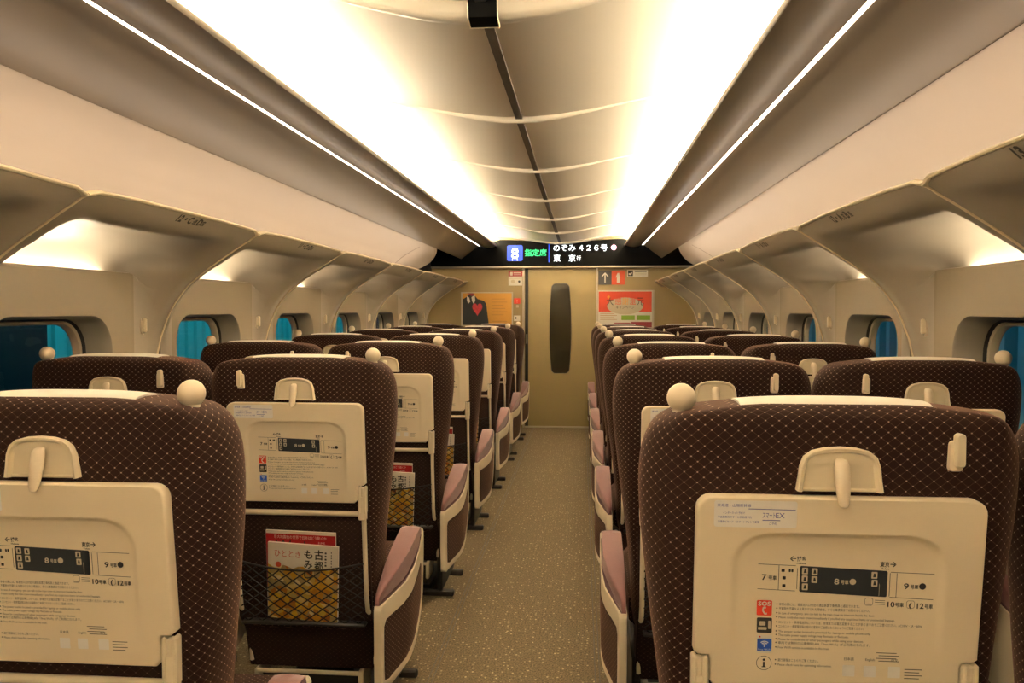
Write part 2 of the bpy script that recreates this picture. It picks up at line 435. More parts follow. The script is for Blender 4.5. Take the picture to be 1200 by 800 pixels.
    fine = []
    for i in range(25):
        q = L_[-1]*i/24
        for j in range(len(cur)-1):
            if L_[j] <= q <= L_[j+1]+1e-9:
                t_ = (q-L_[j])/(L_[j+1]-L_[j]); fine.append((cur[j][0]+(cur[j+1][0]-cur[j][0])*t_, cur[j][1]+(cur[j+1][1]-cur[j][1])*t_)); break
    def yend(i): return 7.55+.55*math.sin(PI*min(1, (i+.5)/25))**.6
    def flare(i, k): return .030*k*math.sin(PI*i/24)
    rows_ = []
    for f_, k in ((None, 0), (0, 0), (.5, .12), (.8, .5), (1, 1)):
        rows_.append([(sx*(x-flare(i, k)*.63), YBACK if f_ is None else 7.3+(yend(i)-7.3)*f_, z-flare(i, k)*.78) for i, (x, z) in enumerate(fine)])
    mb.loft(rows_, 'rackback', closed=False)
    mb.tube([(p[0]+sx*.012, p[1], p[2]+.014) for p in rows_[-1]], .022, 'rackback', n=10)
    struct(mb.build(trim_name(), ang=60))
    mb = MB(); mb.loft([[(sx*x, y, z) for x, z in ((1.44, 1.66), (1.47, 1.85), (1.42, 2.06), (1.1, 2.12))] for y in (7.3, YEND)], 'header', closed=False)
    struct(mb.build(trim_name(), smooth=False))
    mb = MB(); mb.tube([(sx*(x+.001), 7.15, z+.001) for x, z in fine[:22]], .003, 'rail', n=6); struct(mb.build(trim_name()))
    mb = MB()
    sec = [(1.123, 1.910), (1.118, 1.904), (1.110, 1.905), (.916, 2.050), (.914, 2.062)]
    mb.loft([[(sx*x, y, z) for x, z in sec] for y in (YBACK, YEND)], 'rail', closed=False)
    sec = [(.899, 2.064), (.899, 2.048), (.893, 2.043)]
    for i in range(9):
        a = i/8; sec.append((.885-.165*a, 2.042-.035*math.sin(PI*(.15+.75*a))+.035*math.sin(PI*.15)))
    sec += [(.708, 2.034), (.7045, 2.042), (.706, 2.052), (.712, 2.058), (.76, 2.058), (.87, 2.058), (.90, 2.062)]
    mb.loft([[(sx*x, y, z) for x, z in sec] for y in (YBACK, YEND)], 'rail', closed=False)
    struct(mb.build(trim_name(), ang=35))
    # line light in the slot
    mb = MB(); mb.box(min(sx*.899, sx*.914), max(sx*.899, sx*.914), YBACK, YEND-.02, 2.047, 2.060, 'line')
    tag(mb.build('line_light', smooth=False), 'thin bright line of light along the brown rail %s of the ceiling' % side, 'light', 'line lights')
    mb = MB(); a, b = sorted((sx*.775, sx*.86)); mb.box(a, b, YBACK, YEND-.02, 2.0605, 2.075, 'cove')
    tag(mb.build('cove_light', smooth=False), 'long glowing cove light above the rail on the %s of the ceiling' % side, 'light', 'cove lights')
    mb = MB(); a, b = sorted((sx*1.118, sx*1.123)); mb.box(a, b, YBACK, 7.6, 1.628, 1.640, 'racklamp')
    tag(mb.build('rack_light', smooth=False), 'hidden strip light glowing up from the luggage rack on the %s' % side, 'light', 'rack lights')
    # window pieces
    idx = 0
    for k in range(KMIN, KMAX):
        ys = S0+P*k
        if ys+1.0 < 0: continue
        win_n += 1
        t = bpy.data.objects.new('window_%d' % win_n, None); C.objects.link(t); t['kind'] = 'structure'
        def loop(x, k1, dz=0): return [(sx*x, ys+hc[0]+(p[0]-hc[0])*k1, hc[1]+(p[1]-hc[1])*k1+dz) for p in hole]
        m2 = MB(); m2.loft([loop(1.598, .958), loop(1.592, .945), loop(1.605, .93), loop(1.612, .935)], 'black'); m2.build('gasket', t)
        m2 = MB(); m2.loft([loop(1.612, .95), loop(1.603, .93), loop(1.606, .90), loop(1.625, .885), loop(1.632, .885)], 'winframe'); m2.build('window_frame', t)
        m2 = MB(); a = loop(1.628, .90); m2.poly(a, 'glass'); m2.build('glass_pane', t, smooth=False)
    # lamps on the ledges over the windows
    for k in range(KMIN, KMAX):
        ys = S0+P*k
        if ys+1 < .3: continue
        mb = MB(); a, b = sorted((sx*1.578, sx*1.604)); mb.box(a, b, ys+.26, ys+.92, 1.467, 1.475, 'winlamp', .003)
        i = idx; idx += 1
        tag(mb.build('window_lamp', smooth=False), 'glowing lamp hidden on the ledge over the %s window on the %s wall' % (ORD[i], side), 'lamp', 'lamps over the windows')
# coat hooks on the pillars
for sx, side in ((-1, 'left'), (1, 'right')):
    for i, k in enumerate(range(0, 6)):
        ys = S0+P*k+1.045
        mb = MB(); a = 1.488
        mb.prism(rrect(0, 1.268, .026, .070, .0125, 4), -.006, .004, 'knob')
        mb.prism(rrect(0, 1.270, .016, .056, .0075, 4), -.020, -.0, 'cream', .003)
        o = mb.build('wall_coat_hook', loc=(sx*1.493, ys, 0)); o.scale = (sx, 1, 1)
        o.rotation_euler = (0, 0, 0)
        tag(o, 'small cream coat hook on the pillar past the %s window on the %s wall' % (ORD[i], side), 'hook', 'coat hooks on the window pillars')
# ---- ceiling
CP = [(0, 2.062), (.05, 2.060), (.15, 2.068), (.28, 2.088), (.42, 2.115), (.56, 2.140), (.70, 2.152), (.82, 2.150), (.90, 2.135), (.94, 2.10), (.94, 2.055)]
def ceil_prof(): return [(-x, z) for x, z in CP[:0:-1]] + CP
mb = MB(); mb.loft([[(x, y, z) for x, z in ceil_prof()] for y in [YBACK+.05*i*(YEND-YBACK)/((YEND-YBACK)) for i in range(0)] + [YBACK, YEND]], 'ceil', closed=False)
struct(mb.build('ceiling', ang=60))
mb = MB(); mb.box(-.013, .013, YBACK, YEND-.05, 2.052, 2.0615, 'seam'); struct(mb.build(trim_name(), smooth=False))
def czat(x):
    x = abs(x)
    for (a, za), (b, zb) in zip(CP, CP[1:]):
        if a <= x <= b: return za+(zb-za)*(x-a)/(b-a)
    return CP[-1][1]
R0 = 2.013
for k in range(-8, 7):
    y = R0+P*k
    if y > YEND-.1 or y < YBACK: continue
    big = k == 0
    mb = MB(); rings = []
    for i in range(-28, 29):
        x = i/28*.86; q = abs(x)/.86
        d = (.033 if big else .016)*math.exp(-(q*(2.4 if big else 3.2))**2)+.0045
        wy = (.042 if big else .016)*math.exp(-(q*2.6)**2)+.006
        z = czat(x)
        rings.append([(x, y-wy, z+.004), (x, y-wy*.75, z-d*.6), (x, y-wy*.3, z-d), (x, y+wy*.3, z-d), (x, y+wy*.75, z-d*.6), (x, y+wy, z+.004)])
    mb.loft(rings, 'ceil')
    struct(mb.build(trim_name(), ang=60))
# black sensor window in the first rib
t = thing('ceiling_camera', 'black square camera window let into the nearest ceiling rib', 'camera', (.004, R0-.005, 2.0))
mb = MB(); mb.prism([(-.052, .062), (-.042, .020), (.006, .012), (.020, .062)], -.034, .034, 'header'); mb.build('dark_cover', t, smooth=False)
mb = MB()
mb.loft([[(x*k, y-d_, z-e_) for x, y, z in ((-.036, -.052, .062), (-.036, -.0425, .0185), (-.036, .006, .0105), (.036, .006, .0105), (.036, -.0425, .0185), (.036, -.052, .062))] for k, d_, e_ in ((.94, .0, .0), (1.0, .0015, .0015), (1.02, -.003, -.003))], 'bead', closed=False)
mb.build('rim', t, smooth=False)
# ---- end wall with header and sliding door
mb = MB(); mb.box(-1.62, -.398, YEND, YEND+.06, 0, 2.2, 'endwall'); mb.box(.400, 1.62, YEND, YEND+.06, 0, 2.2, 'endwall'); mb.box(-.398, .400, YEND, YEND+.06, 1.80, 2.2, 'endwall')
struct(mb.build('wall_front', smooth=False))
mb = MB(); mb.box(-1.7, 1.7, YBACK-.05, YBACK, -.05, 2.4, 'endwall'); struct(mb.build('wall_back', smooth=False))
d = bpy.data.objects.new('door_1', None); C.objects.link(d); d['kind'] = 'structure'; d.location = (0, YEND, 0)
# door slab with a tall slim window of barrel outline
def barrel(w0, w1, z0, z1, r, n=10):
    o = []; zc = (z0+z1)/2; h = (z1-z0)/2
    base = rrect(0, zc, 2*w0, 2*h, r, 6); out = []
    for i, (x, z) in enumerate(base):
        nx, nz = base[(i+1) % len(base)]
        st = 8 if abs(nz-z) > h*.8 else 1
        for j in range(st):
            xx, zz = x+(nx-x)*j/st, z+(nz-z)*j/st
            s_ = 1+(w1/w0-1)*(1-((zz-zc)/h)**2); out.append((xx*s_, zz))
    return out
wb = barrel(.098, .122, .615, 1.628, .045)
wc = (0, 1.12)
mb = MB()
angs = [math.atan2(p[1]-wc[1], p[0]-wc[0]) for p in wb]
rect = [(-.398, .012), (.400, .012), (.400, 1.80), (-.398, 1.80)]
angs = sorted(angs+[math.atan2(p[1]-wc[1], p[0]-wc[0]) for p in rect])
ri = radial(wb, wc, angs); ro = radial(rect, wc, angs)
mb.loft([[(x, .012, z) for x, z in ro], [(x, .012, z) for x, z in ri], [(x*.985, .022, wc[1]+(z-wc[1])*.997) for x, z in ri]], 'door')
mb.build('door_leaf', d, ang=30)
mb = MB(); mb.poly([(x, .020, z) for x, z in wb], 'doorglass'); mb.build('door_window', d, smooth=False)
mb = MB(); mb.loft([[(x*1.03, .0125, wc[1]+(z-wc[1])*1.004) for x, z in ri], [(x*1.0, .009, z) for x, z in ri], [(x*.97, .0205, wc[1]+(z-wc[1])*.996) for x, z in ri]], 'rail'); mb.build('window_rim', d)
mb = MB(); mb.box(-.385, -.372, -.004, .014, .95, 1.06, 'steel', .003); mb.build('door_handle', d)
mb = MB(); mb.box(-.398, -.362, .002, .013, .012, 1.795, 'black'); mb.build('door_gap', d, smooth=False)  # solid black strip stands in for the dark gap left of the door
mb = MB(); mb.box(-.428, -.405, YEND-.012, YEND+.01, 0, 1.80, 'steel', .003); mb.box(.400, .418, YEND-.012, YEND+.01, 0, 1.80, 'steel', .003); mb.box(-.40, .41, YEND-.004, YEND+.01, 0, .018, 'steel', .002)
struct(mb.build(trim_name()))
# header: black display band
hd = thing('display_header', 'long black display header over the door with white and green lettering', 'display', (0, YEND-.06, 0))
mb = MB(); top = []
for i in range(61):
    x = -1.46+2.95*i/60
    ax = abs(x)
    z = 2.10+.03*math.cos(min(ax, .7)/.7*PI)*-.5 if ax < .72 else 2.10-(ax-.72)*.05
    top.append((x, z))
mb.loft([[(x, 0, 1.822) for x, z in top], [(x, 0, z) for x, z in top], [(x, .06, z) for x, z in top]], 'header', closed=False)
mb.poly([(-1.46, 0, 1.822), (1.49, 0, 1.822), (1.49, .06, 1.822), (-1.46, .06, 1.822)], 'header')
mb.build('header_panel', hd, smooth=False)
mb = MB(); mb.box(-1.46, 1.49, -.012, .055, 1.800, 1.820, 'steel', .004); mb.build('header_rail', hd)
F = lambda x, z: (x, -.0025, z); F2 = lambda x, z: (x, -.004, z)
mb = MB(); put_poly(mb, rrect(-.508, 1.966, .175, .175, .02), 'ledblue', F)
put_text(mb, '8', .165, -.508, 1.905, 'ledwhite', F2, 'c', width=.082, bold=.010)
for a in (-.535, -.481): put_poly(mb, circ(a, 1.890, .007, 10), 'ledwhite', F2)
mb.build('car_number', hd, smooth=False)
mb = MB(); put_text(mb, '指定席', .082, -.398, 1.938, 'ledgreen', F, width=.245, bold=.012); mb.build('reserved_lettering', hd, smooth=False)
mb = MB(); put_poly(mb, [(-.134, 1.862), (-.120, 1.862), (-.120, 2.085), (-.134, 2.085)], 'ledblue', F); mb.build('divider', hd, smooth=False)
mb = MB(); put_text(mb, 'のぞみ', .082, -.078, 1.990, 'ledwhite', F, width=.245, bold=.012); put_text(mb, '４２６号', .080, .205, 1.990, 'ledwhite', F, width=.315, bold=.012)
mb.build('train_lettering', hd, smooth=False); mb = MB(); put_text(mb, '東', .085, -.075, 1.876, 'ledwhite', F, width=.075, bold=.012); put_text(mb, '京', .085, .092, 1.876, 'ledwhite', F, width=.075, bold=.012); put_text(mb, '行', .060, .180, 1.884, 'ledwhite', F, width=.048)
mb.build('destination_lettering', hd, smooth=False)
mb = MB(); put_poly(mb, circ(.590, 2.022, .029), 'ledpink', F); put_poly(mb, circ(.590, 2.022, .009), 'header', F2); mb.build('smoking_mark', hd, smooth=False)
# ---- posters, signs and switches on the end wall
W_ = lambda dy: (lambda x, z: (x, YEND-dy, z))
def plate(x0, x1, z0, z1, m, t=.004): mb = MB(); mb.box(x0, x1, YEND-t, YEND+.001, z0, z1, m); return mb
mb = plate(-1.125, -.535, 1.150, 1.532, 'steel', .012); g = W_(.0125)
put_poly(mb, [(-1.105, 1.160), (-.548, 1.160), (-.548, 1.520), (-1.105, 1.520)], 'posteryellow', g); g = W_(.0132)
put_poly(mb, [(-1.104, 1.161), (-.808, 1.161), (-.822, 1.28), (-.838, 1.40), (-.862, 1.432), (-.935, 1.455), (-.965, 1.49), (-.975, 1.50), (-1.045, 1.50), (-1.06, 1.478), (-1.104, 1.452)], 'suit', g); g = W_(.0138)
put_poly(mb, [(-1.058, 1.49), (-1.03, 1.47), (-1.018, 1.425), (-1.042, 1.40), (-1.056, 1.44)], 'white', g)
put_poly(mb, [(-.968, 1.50), (-1.005, 1.475), (-.998, 1.43), (-.978, 1.395), (-.962, 1.44)], 'white', g)
put_poly(mb, [(-1.03, 1.505), (-1.0, 1.485), (-.975, 1.505), (-.985, 1.52), (-1.055, 1.52)], 'maroon', g)
hp = []
for i in range(28):
    a = 2*PI*i/28; hp.append((-.938+.0036*16*math.sin(a)**3, 1.345+.0050*(13*math.cos(a)-5*math.cos(2*a)-2*math.cos(3*a)-math.cos(4*a))))
put_poly(mb, hp, 'heart', g)
for i in range(8): put_poly(mb, [(-.775, 1.20+.036*i), (-.60-.02*(i % 3), 1.20+.036*i), (-.60-.02*(i % 3), 1.206+.036*i), (-.775, 1.206+.036*i)], 'posterlines', g)
tag(mb.build('poster', smooth=False), 'yellow poster of a dark suit jacket with a red heart, left of the door', 'poster')
mb = plate(.415, 1.040, 1.128, 1.552, 'steel', .012); g = W_(.0125)
put_poly(mb, [(.424, 1.135), (1.020, 1.135), (1.020, 1.545), (.424, 1.545)], 'white', g); g = W_(.0130)
put_poly(mb, [(.428, 1.310), (1.014, 1.310), (1.014, 1.535), (.428, 1.535)], 'posterred', g); g = W_(.0136)
put_poly(mb, [(.72+.20*math.cos(2*PI*i/24), 1.375+.095*math.sin(2*PI*i/24)) for i in range(24)], 'printcream', g); g = W_(.0142)
put_text(mb, '大', .10, .515, 1.390, 'ink', g, width=.075); put_text(mb, '感', .088, .610, 1.395, 'posterred', g, width=.070)
put_text(mb, '謝', .088, .690, 1.395, 'gold', g, width=.068); put_text(mb, '還', .088, .770, 1.395, 'posterred', g, width=.068); put_text(mb, '元', .10, .850, 1.390, 'ink', g, width=.075)
put_text(mb, 'キャンペーン', .040, .72, 1.345, 'ink', g, 'c', width=.20); put_poly(mb, circ(.538, 1.475, .016), 'gold', g)
for a in (.680, .850): put_poly(mb, [(a, 1.218), (a+.148, 1.218), (a+.148, 1.270), (a, 1.270)], 'green', g)
put_poly(mb, [(.790, 1.138), (1.016, 1.138), (1.016, 1.198), (.790, 1.198)], 'maroon', g)
for i in range(4): put_poly(mb, [(.445, 1.222+.022*i), (.63-.03*(i % 2), 1.222+.022*i), (.63-.03*(i % 2), 1.227+.022*i), (.445, 1.227+.022*i)], 'posterlines', g)
put_poly(mb, [(.60, 1.178), (.78, 1.178), (.78, 1.190), (.60, 1.190)], 'maroon', g)
tag(mb.build('poster', smooth=False), 'red and white campaign poster with green boxes, right of the door', 'poster')
mb = plate(.424, .570, 1.612, 1.768, 'greysign', .006); mb.box(.570, .720, YEND-.006, YEND, 1.612, 1.768, 'orange'); g = W_(.0065)
put_line(mb, (.497, 1.635), (.497, 1.735), .012, 'white', g); put_line(mb, (.498, 1.742), (.462, 1.702), .012, 'white', g); put_line(mb, (.496, 1.742), (.532, 1.702), .012, 'white', g)
put_poly(mb, [(.628, 1.632), (.662, 1.632), (.662, 1.705), (.655, 1.722), (.655, 1.742), (.635, 1.742), (.635, 1.722), (.628, 1.705)], 'white', g); put_line(mb, (.637, 1.738), (.618, 1.69), .007, 'white', g)
tag(mb.build('direction_sign', smooth=False), 'grey and orange sign with a white arrow and extinguisher, above the red poster', 'sign')
mb = plate(.742, .970, 1.700, 1.776, 'white', .004); g = W_(.0045)
put_poly(mb, [(.750, 1.706), (.806, 1.706), (.806, 1.770), (.750, 1.770)], 'ink', g); g = W_(.005); put_poly(mb, [(.758, 1.722), (.785, 1.718), (.798, 1.745), (.788, 1.752), (.775, 1.735), (.760, 1.74)], 'white', g)
for i in range(3): put_poly(mb, [(.825, 1.718+.017*i), (.955, 1.718+.017*i), (.955, 1.724+.017*i), (.825, 1.724+.017*i)], 'greysign' if i == 2 else 'printcream', g)
tag(mb.build('notice_sign', smooth=False), 'small white notice with a black pictogram, right of the arrow sign', 'sign')
mb = plate(-.585, -.430, 1.605, 1.765, 'white', .004); g = W_(.0045)
put_poly(mb, [(-.585, 1.708), (-.430, 1.708), (-.430, 1.765), (-.585, 1.765)], 'magred', g); g = W_(.005)
put_poly(mb, rrect(-.552, 1.737, .028, .038, .005, 3), 'white', g); put_poly(mb, [(-.528, 1.742), (-.445, 1.742), (-.445, 1.752), (-.528, 1.752)], 'white', g); put_poly(mb, [(-.528, 1.724), (-.445, 1.724), (-.445, 1.729), (-.528, 1.729)], 'white', g)
put_poly(mb, circ(-.464, 1.650, .013), 'ink', g); put_poly(mb, circ(-.535, 1.650, .022), 'printcream', g); put_line(mb, (-.575, 1.683), (-.45, 1.683), .004, 'printcream', g)
tag(mb.build('notice_sign', smooth=False), 'red topped white notice high on the wall left of the door', 'sign')
mb = plate(-.523, -.452, 1.400, 1.462, 'red', .012); g = W_(.0125); put_text(mb, '!', .05, -.487, 1.412, 'white', g, 'c')
tag(mb.build('emergency_button', smooth=False), 'small red emergency button between the jacket poster and the door', 'button')
mb = MB(); mb.box(-.500, -.470, YEND-.01, YEND, 1.355, 1.385, 'printcream', .004); tag(mb.build('wall_switch'), 'tiny pale switch just below the red emergency button', 'switch')
mb = plate(-.525, -.455, 1.205, 1.268, 'white', .008); g = W_(.0085); put_poly(mb, circ(-.502, 1.240, .011), 'ink', g)
tag(mb.build('wall_switch', smooth=False), 'white square switch plate beside the jacket poster, lowest by the door', 'switch')
# ---- seat number lettering on the rack fronts
NUM = {'left': {-1: '13', 0: '12', 1: '11', 2: '10', 3: '9', 4: '8', 5: '7'}, 'right': {-1: '13', 0: '12', 1: '11', 2: '10', 3: '9', 4: '8', 5: '7'}}
for sx, side in ((-1, 'left'), (1, 'right')):
    for k in range(0 if sx < 0 else -1, 6):
        ys = S0+P*k; mb = MB()
        un = .60 if sx < 0 else .64
        pr = refine(prof(un)); zt = pr[-1][1]
        # front face of the rack between lip and soffit nose
        (xa, za), (xb, zb) = prof(un)[-1], prof(un)[-2]
        nrm = Vector((zb-za, xa-xb)).normalized()
        if nrm.x > 0: nrm = -nrm
        def fr(x, z, sx=sx, ys=ys):
            # x along the car (reading direction), z down from the lip
            t_ = (.050-z)/.050
            px, pz = xa+(xb-xa)*t_+nrm.x*.003, za+(zb-za)*t_+nrm.y*.003
            y = ys+un+x if sx < 0 else ys+un-x
            return (sx*px, y, pz)
        num = NUM[side][k]
        if side == 'left': body = num+'・C'; tail = '通'; b2 = 'D'; t2 = '窓'
        else: body = num+'・A'; tail = '窓'; b2 = 'B'; t2 = '通'
        put_text(mb, body, .042, -.10, .008, 'ink', fr, width=.100, bold=.045); put_text(mb, tail, .026, .006, .010, 'ink', fr, bold=.02); put_text(mb, b2, .042, .038, .008, 'ink', fr, bold=.045); put_text(mb, t2, .026, .068, .010, 'ink', fr, bold=.02)
        tag(mb.build('seat_number', smooth=False), 'black seat number %s on the %s luggage rack front' % (num+' '+('C D' if side == 'left' else 'A B'), side), 'sign', 'seat numbers on the luggage racks')

# ================================================================== SEATS
LEAN = .105
def yl(z): return max(0, (1.15-z))*LEAN          # rear face leans forward towards the floor
# --- backrest
def make_backrest():
    mb = MB()
    rows = []   # z, half width, rear inset, front inset
    for z, w in ((.30, .225), (.40, .228), (.50, .233), (.60, .242), (.70, .254), (.80, .268), (.90, .280), (.98, .290), (1.05, .294), (1.10, .292), (1.126, .285), (1.144, .277), (1.158, .265), (1.167, .250), (1.173, .238), (1.178, .200), (1.184, .150), (1.188, .100), (1.190, .050)):
        ins = 0 if z < 1.16 else {1.167: .001, 1.173: .004, 1.178: .009, 1.184: .018, 1.188: .028, 1.190: .045}[z]
        rows.append((z, w, ins))
    rings, uvs = [], []
    for z, w, ins in rows:
        e = min(.243, w-.012) if w > .262 else w*.945
        k = min(1, max(0, (w-.225)/.06)) if z < 1.1 else 1
        y = yl(z); th = .15
        half = [(0, -.002+ins), (e*.35, -.002+ins), (e*.7, -.001+ins), (e-.012, .0+ins), (e, .004+ins)]
        a = w-e
        half += [(e+a*.45, .020+ins*.6), (e+a*.85, .044+ins*.4), (w, .070), (w-.001, .11-ins*.3), (w-.016, .145-ins*.6), (max(w-.06, w*.7), th-.005-ins), (w*.5, th-.018-ins), (0, th-.024-ins)]
        ring = [(x, yy+y, z) for x, yy in half] + [(-x, yy+y, z) for x, yy in half[-2:0:-1]]
        rings.append(ring)
        s_ = [0.]
        for i in range(1, len(half)): s_.append(s_[-1]+math.hypot(half[i][0]-half[i-1][0], half[i][1]-half[i-1][1]))
        uvs.append([(u, z+ins*.8) for u in s_] + [(-u, z+ins*.8) for u in s_[-2:0:-1]])
    ids = [mb.add(r) for r in rings]; n = len(rings[0]); h = n//2
    for a in range(len(ids)-1):
        for i in range(n):
            j = (i+1) % n
            ui, uj = uvs[a][i], uvs[a][j]; vi, vj = uvs[a+1][i], uvs[a+1][j]
            def fix(q, ref): return (-q[0], q[1]) if i >= h and q[0] > 0 and i == h else q
            quad = [ui, uj, vj, vi]
            if i == h: quad = [(-q[0], q[1]) if q[0] > 0 else q for q in quad]
            dark = (i < 4 or i >= n-4) and a < 3
            mb.face((ids[a][i], ids[a][j], ids[a+1][j], ids[a+1][i]), 'fab', quad)
    mb.face(ids[-1], 'fab', [(p[0], p[1]) for p in uvs[-1]]); mb.face(ids[0][::-1], 'fab', [(p[0], p[1]) for p in uvs[0][::-1]])
    return mb
# --- tray table
TZ0, TZ1, TW = .742, 1.050, .211
tc_ = (0, .90)
def outline():
    r = .022; o = []
    for k in range(6): a = PI/2*k/5; o.append((TW-r+r*math.cos(a), TZ1-r+r*math.sin(a)))
    for k in range(6): a = PI/2+PI/2*k/5; o.append((-TW+r+r*math.cos(a), TZ1-r+r*math.sin(a)))
    o += [(-TW, .802), (-TW+.006, .797), (-.190, .797), (-.186, .790), (-.186, TZ0+.012), (-.176, TZ0), (.176, TZ0), (.186, TZ0+.012), (.186, .790), (.190, .797), (TW-.006, .797), (TW, .802)]
    return o
def recess_out():
    o = []
    for k in range(9): a = PI/2*k/8; o.append((.158-.06+.06*math.cos(a), .995-.05+.05*math.sin(a)))
    for k in range(9): a = PI/2+PI/2*k/8; o.append((-.158+.06+.06*math.cos(a), .995-.05+.05*math.sin(a)))
    o += [(-.158, .765), (.158, .765)]
    return o
RD = .0065
def rdepth(x, z):
    """depth of the tray's recessed field"""
    return RD*smooth(.74, .93, z)
_ang = sorted(set([2*PI*i/120-PI for i in range(120)] + [round(math.atan2(p[1]-tc_[1], p[0]-tc_[0]), 5) for p in outline()+recess_out()]))
TY = -.024      # front of the tray sits this far behind the back's rear face
def ty(z): return yl(z)+TY
def make_tray():
    mb = MB()
    O = radial(outline(), tc_, _ang); R_ = radial(recess_out(), tc_, _ang)
    def sc(L, k, k2=None): return [(tc_[0]+(x-tc_[0])*k, tc_[1]+(z-tc_[1])*(k2 or k)) for x, z in L]
    rings = [[(x, yl(z)-.001, z) for x, z in O], [(x, ty(z)+.004, z) for x, z in O], [(x, ty(z)+.001, z) for x, z in sc(O, .993)], [(x, ty(z), z) for x, z in sc(O, .985)], [(x, ty(z), z) for x, z in sc(O, .978)], [(x, ty(z), z) for x, z in sc(R_, 1.02)],
             [(x, ty(z), z) for x, z in R_], [(x, ty(z)+rdepth(x, z)*.25, z) for x, z in sc(R_, .975)], [(x, ty(z)+rdepth(x, z)*.8, z) for x, z in sc(R_, .945)], [(x, ty(z)+rdepth(x, z), z) for x, z in sc(R_, .92)],
             [(x, ty(z)+rdepth(x, z), z) for x, z in sc(R_, .6)], [(x, ty(z)+rdepth(x, z), z) for x, z in sc(R_, .3)], [(x, ty(z)+rdepth(x, z), z) for x, z in sc(R_, .02)]]
    mb.loft(rings, 'tray', caps=(True, True))
    # finger dimple under the latch
    return mb
def on_tray(lift=.0006, flat=False):
    def f(x, z):
        inside = abs(x) < .15 and z < .99
        return (x, ty(z)+(rdepth(x, z) if inside and not flat else 0)-lift, z)
    return f
def px2(px, py): return ((px-982)/803., 1.050-(py-583)/763.)
def make_diagram():
    mb = MB(); g = on_tray(.0006); g2 = on_tray(.0011)
    def T(s, px, py, size, m, w=None, al='l', gg=g):
        x, z = px2(px, py); put_text(mb, s, size, x, z, m, gg, al, width=(w/803. if w else None), bold=.02)
    def L(p, q, m='ink', w=.0008): put_line(mb, px2(*p), px2(*q), w, m, g)
    L((888, 664), (933, 665)); L((888, 694), (933, 695.5)); L((935, 668), (935, 693)); L((913, 665), (913, 695))
    put_poly(mb, [px2(939, 665), px2(1040, 668.5), px2(1041.5, 670), px2(1041.5, 699), px2(1040, 700), px2(939, 696.5), px2(938, 695), px2(938, 667)], 'strip', g)
    L((1045, 670), (1096, 671)); L((1045, 700), (1096, 701.5)); L((1044.5, 671), (1044.5, 699)); L((1052.5, 671), (1052.5, 700)); L((951, 668), (951, 696), 'printcream', .0004); L((1032.5, 669), (1032.5, 699), 'printcream', .0006)
    T('7', 893, 683, .0125, 'ink', 5.5); T('号車', 901, 682.5, .0075, 'ink', 9.5)
    T('8', 979, 686, .0125, 'printcream', 6, gg=g2); T('号車', 987, 685.5, .0075, 'printcream', 9, gg=g2); put_poly(mb, circ(*px2(1001, 682.5), .0048), 'printcream', g2)
    T('9', 1061, 689.5, .0125, 'ink', 6); T('号車', 1069, 689, .0075, 'ink', 9); put_poly(mb, circ(*px2(1083, 686), .0050), 'ink', g)
    T('10', 1043, 711.5, .0115, 'ink', 8.5); T('号車', 1052, 711, .0075, 'ink', 10); T('12', 1077.5, 712.5, .0115, 'ink', 8); T('号車', 1086.5, 712, .0075, 'ink', 9.5)
    for a, b in ((944, 671), (944, 680.5), (944.5, 690), (955.5, 671.5), (955.5, 681), (1026, 674), (1026.5, 683.5)):
        x, z = px2(a, b); put_poly(mb, rrect(x, z, .0088, .0105, .001, 2), 'printcream', g2)
        put_poly(mb, [(x-.002, z-.003), (x+.0025, z-.003), (x+.001, z+.003), (x-.001, z+.003)], 'strip', on_tray(.0015))
    for a, b in ((918, 671), (926, 671), (929, 671), (919.5, 680), (919.5, 689.5)):
        x, z = px2(a, b); put_poly(mb, rrect(x, z, .003 if a > 925 and b < 672 else .005, .005, .001, 2), 'ink', g)
    T('←', 926, 659.5, .012, 'ink', 7); T('博多', 934, 659.5, .0090, 'ink', 11); T('Hakata', 934, 663, .0036, 'ink', 11)
    T('東京', 1032, 663.5, .0090, 'ink', 11); T('→', 1044, 663.5, .012, 'ink', 7); T('Tokyo', 1034, 667, .0036, 'ink', 9)
    for a, b in ((1021, 706), (1070, 708)):
        x, z = px2(a, b)
        for k in range(4):
            q = rrect(x, z, .0115, .0115, .002, 1); L0 = q
        for i in range(len(q)): put_line(mb, q[i], q[(i+1) % len(q)], .0005, 'ink', g)
    T('(', 1068, 711.5, .011, 'ink', 3.5); put_line(mb, px2(1018, 709), px2(1024, 709), .0012, 'ink', g)
    for i in range(3): put_line(mb, px2(1028, 704+2.3*i), px2(1040, 704.3+2.3*i), .0007, 'ink', g)
    return mb
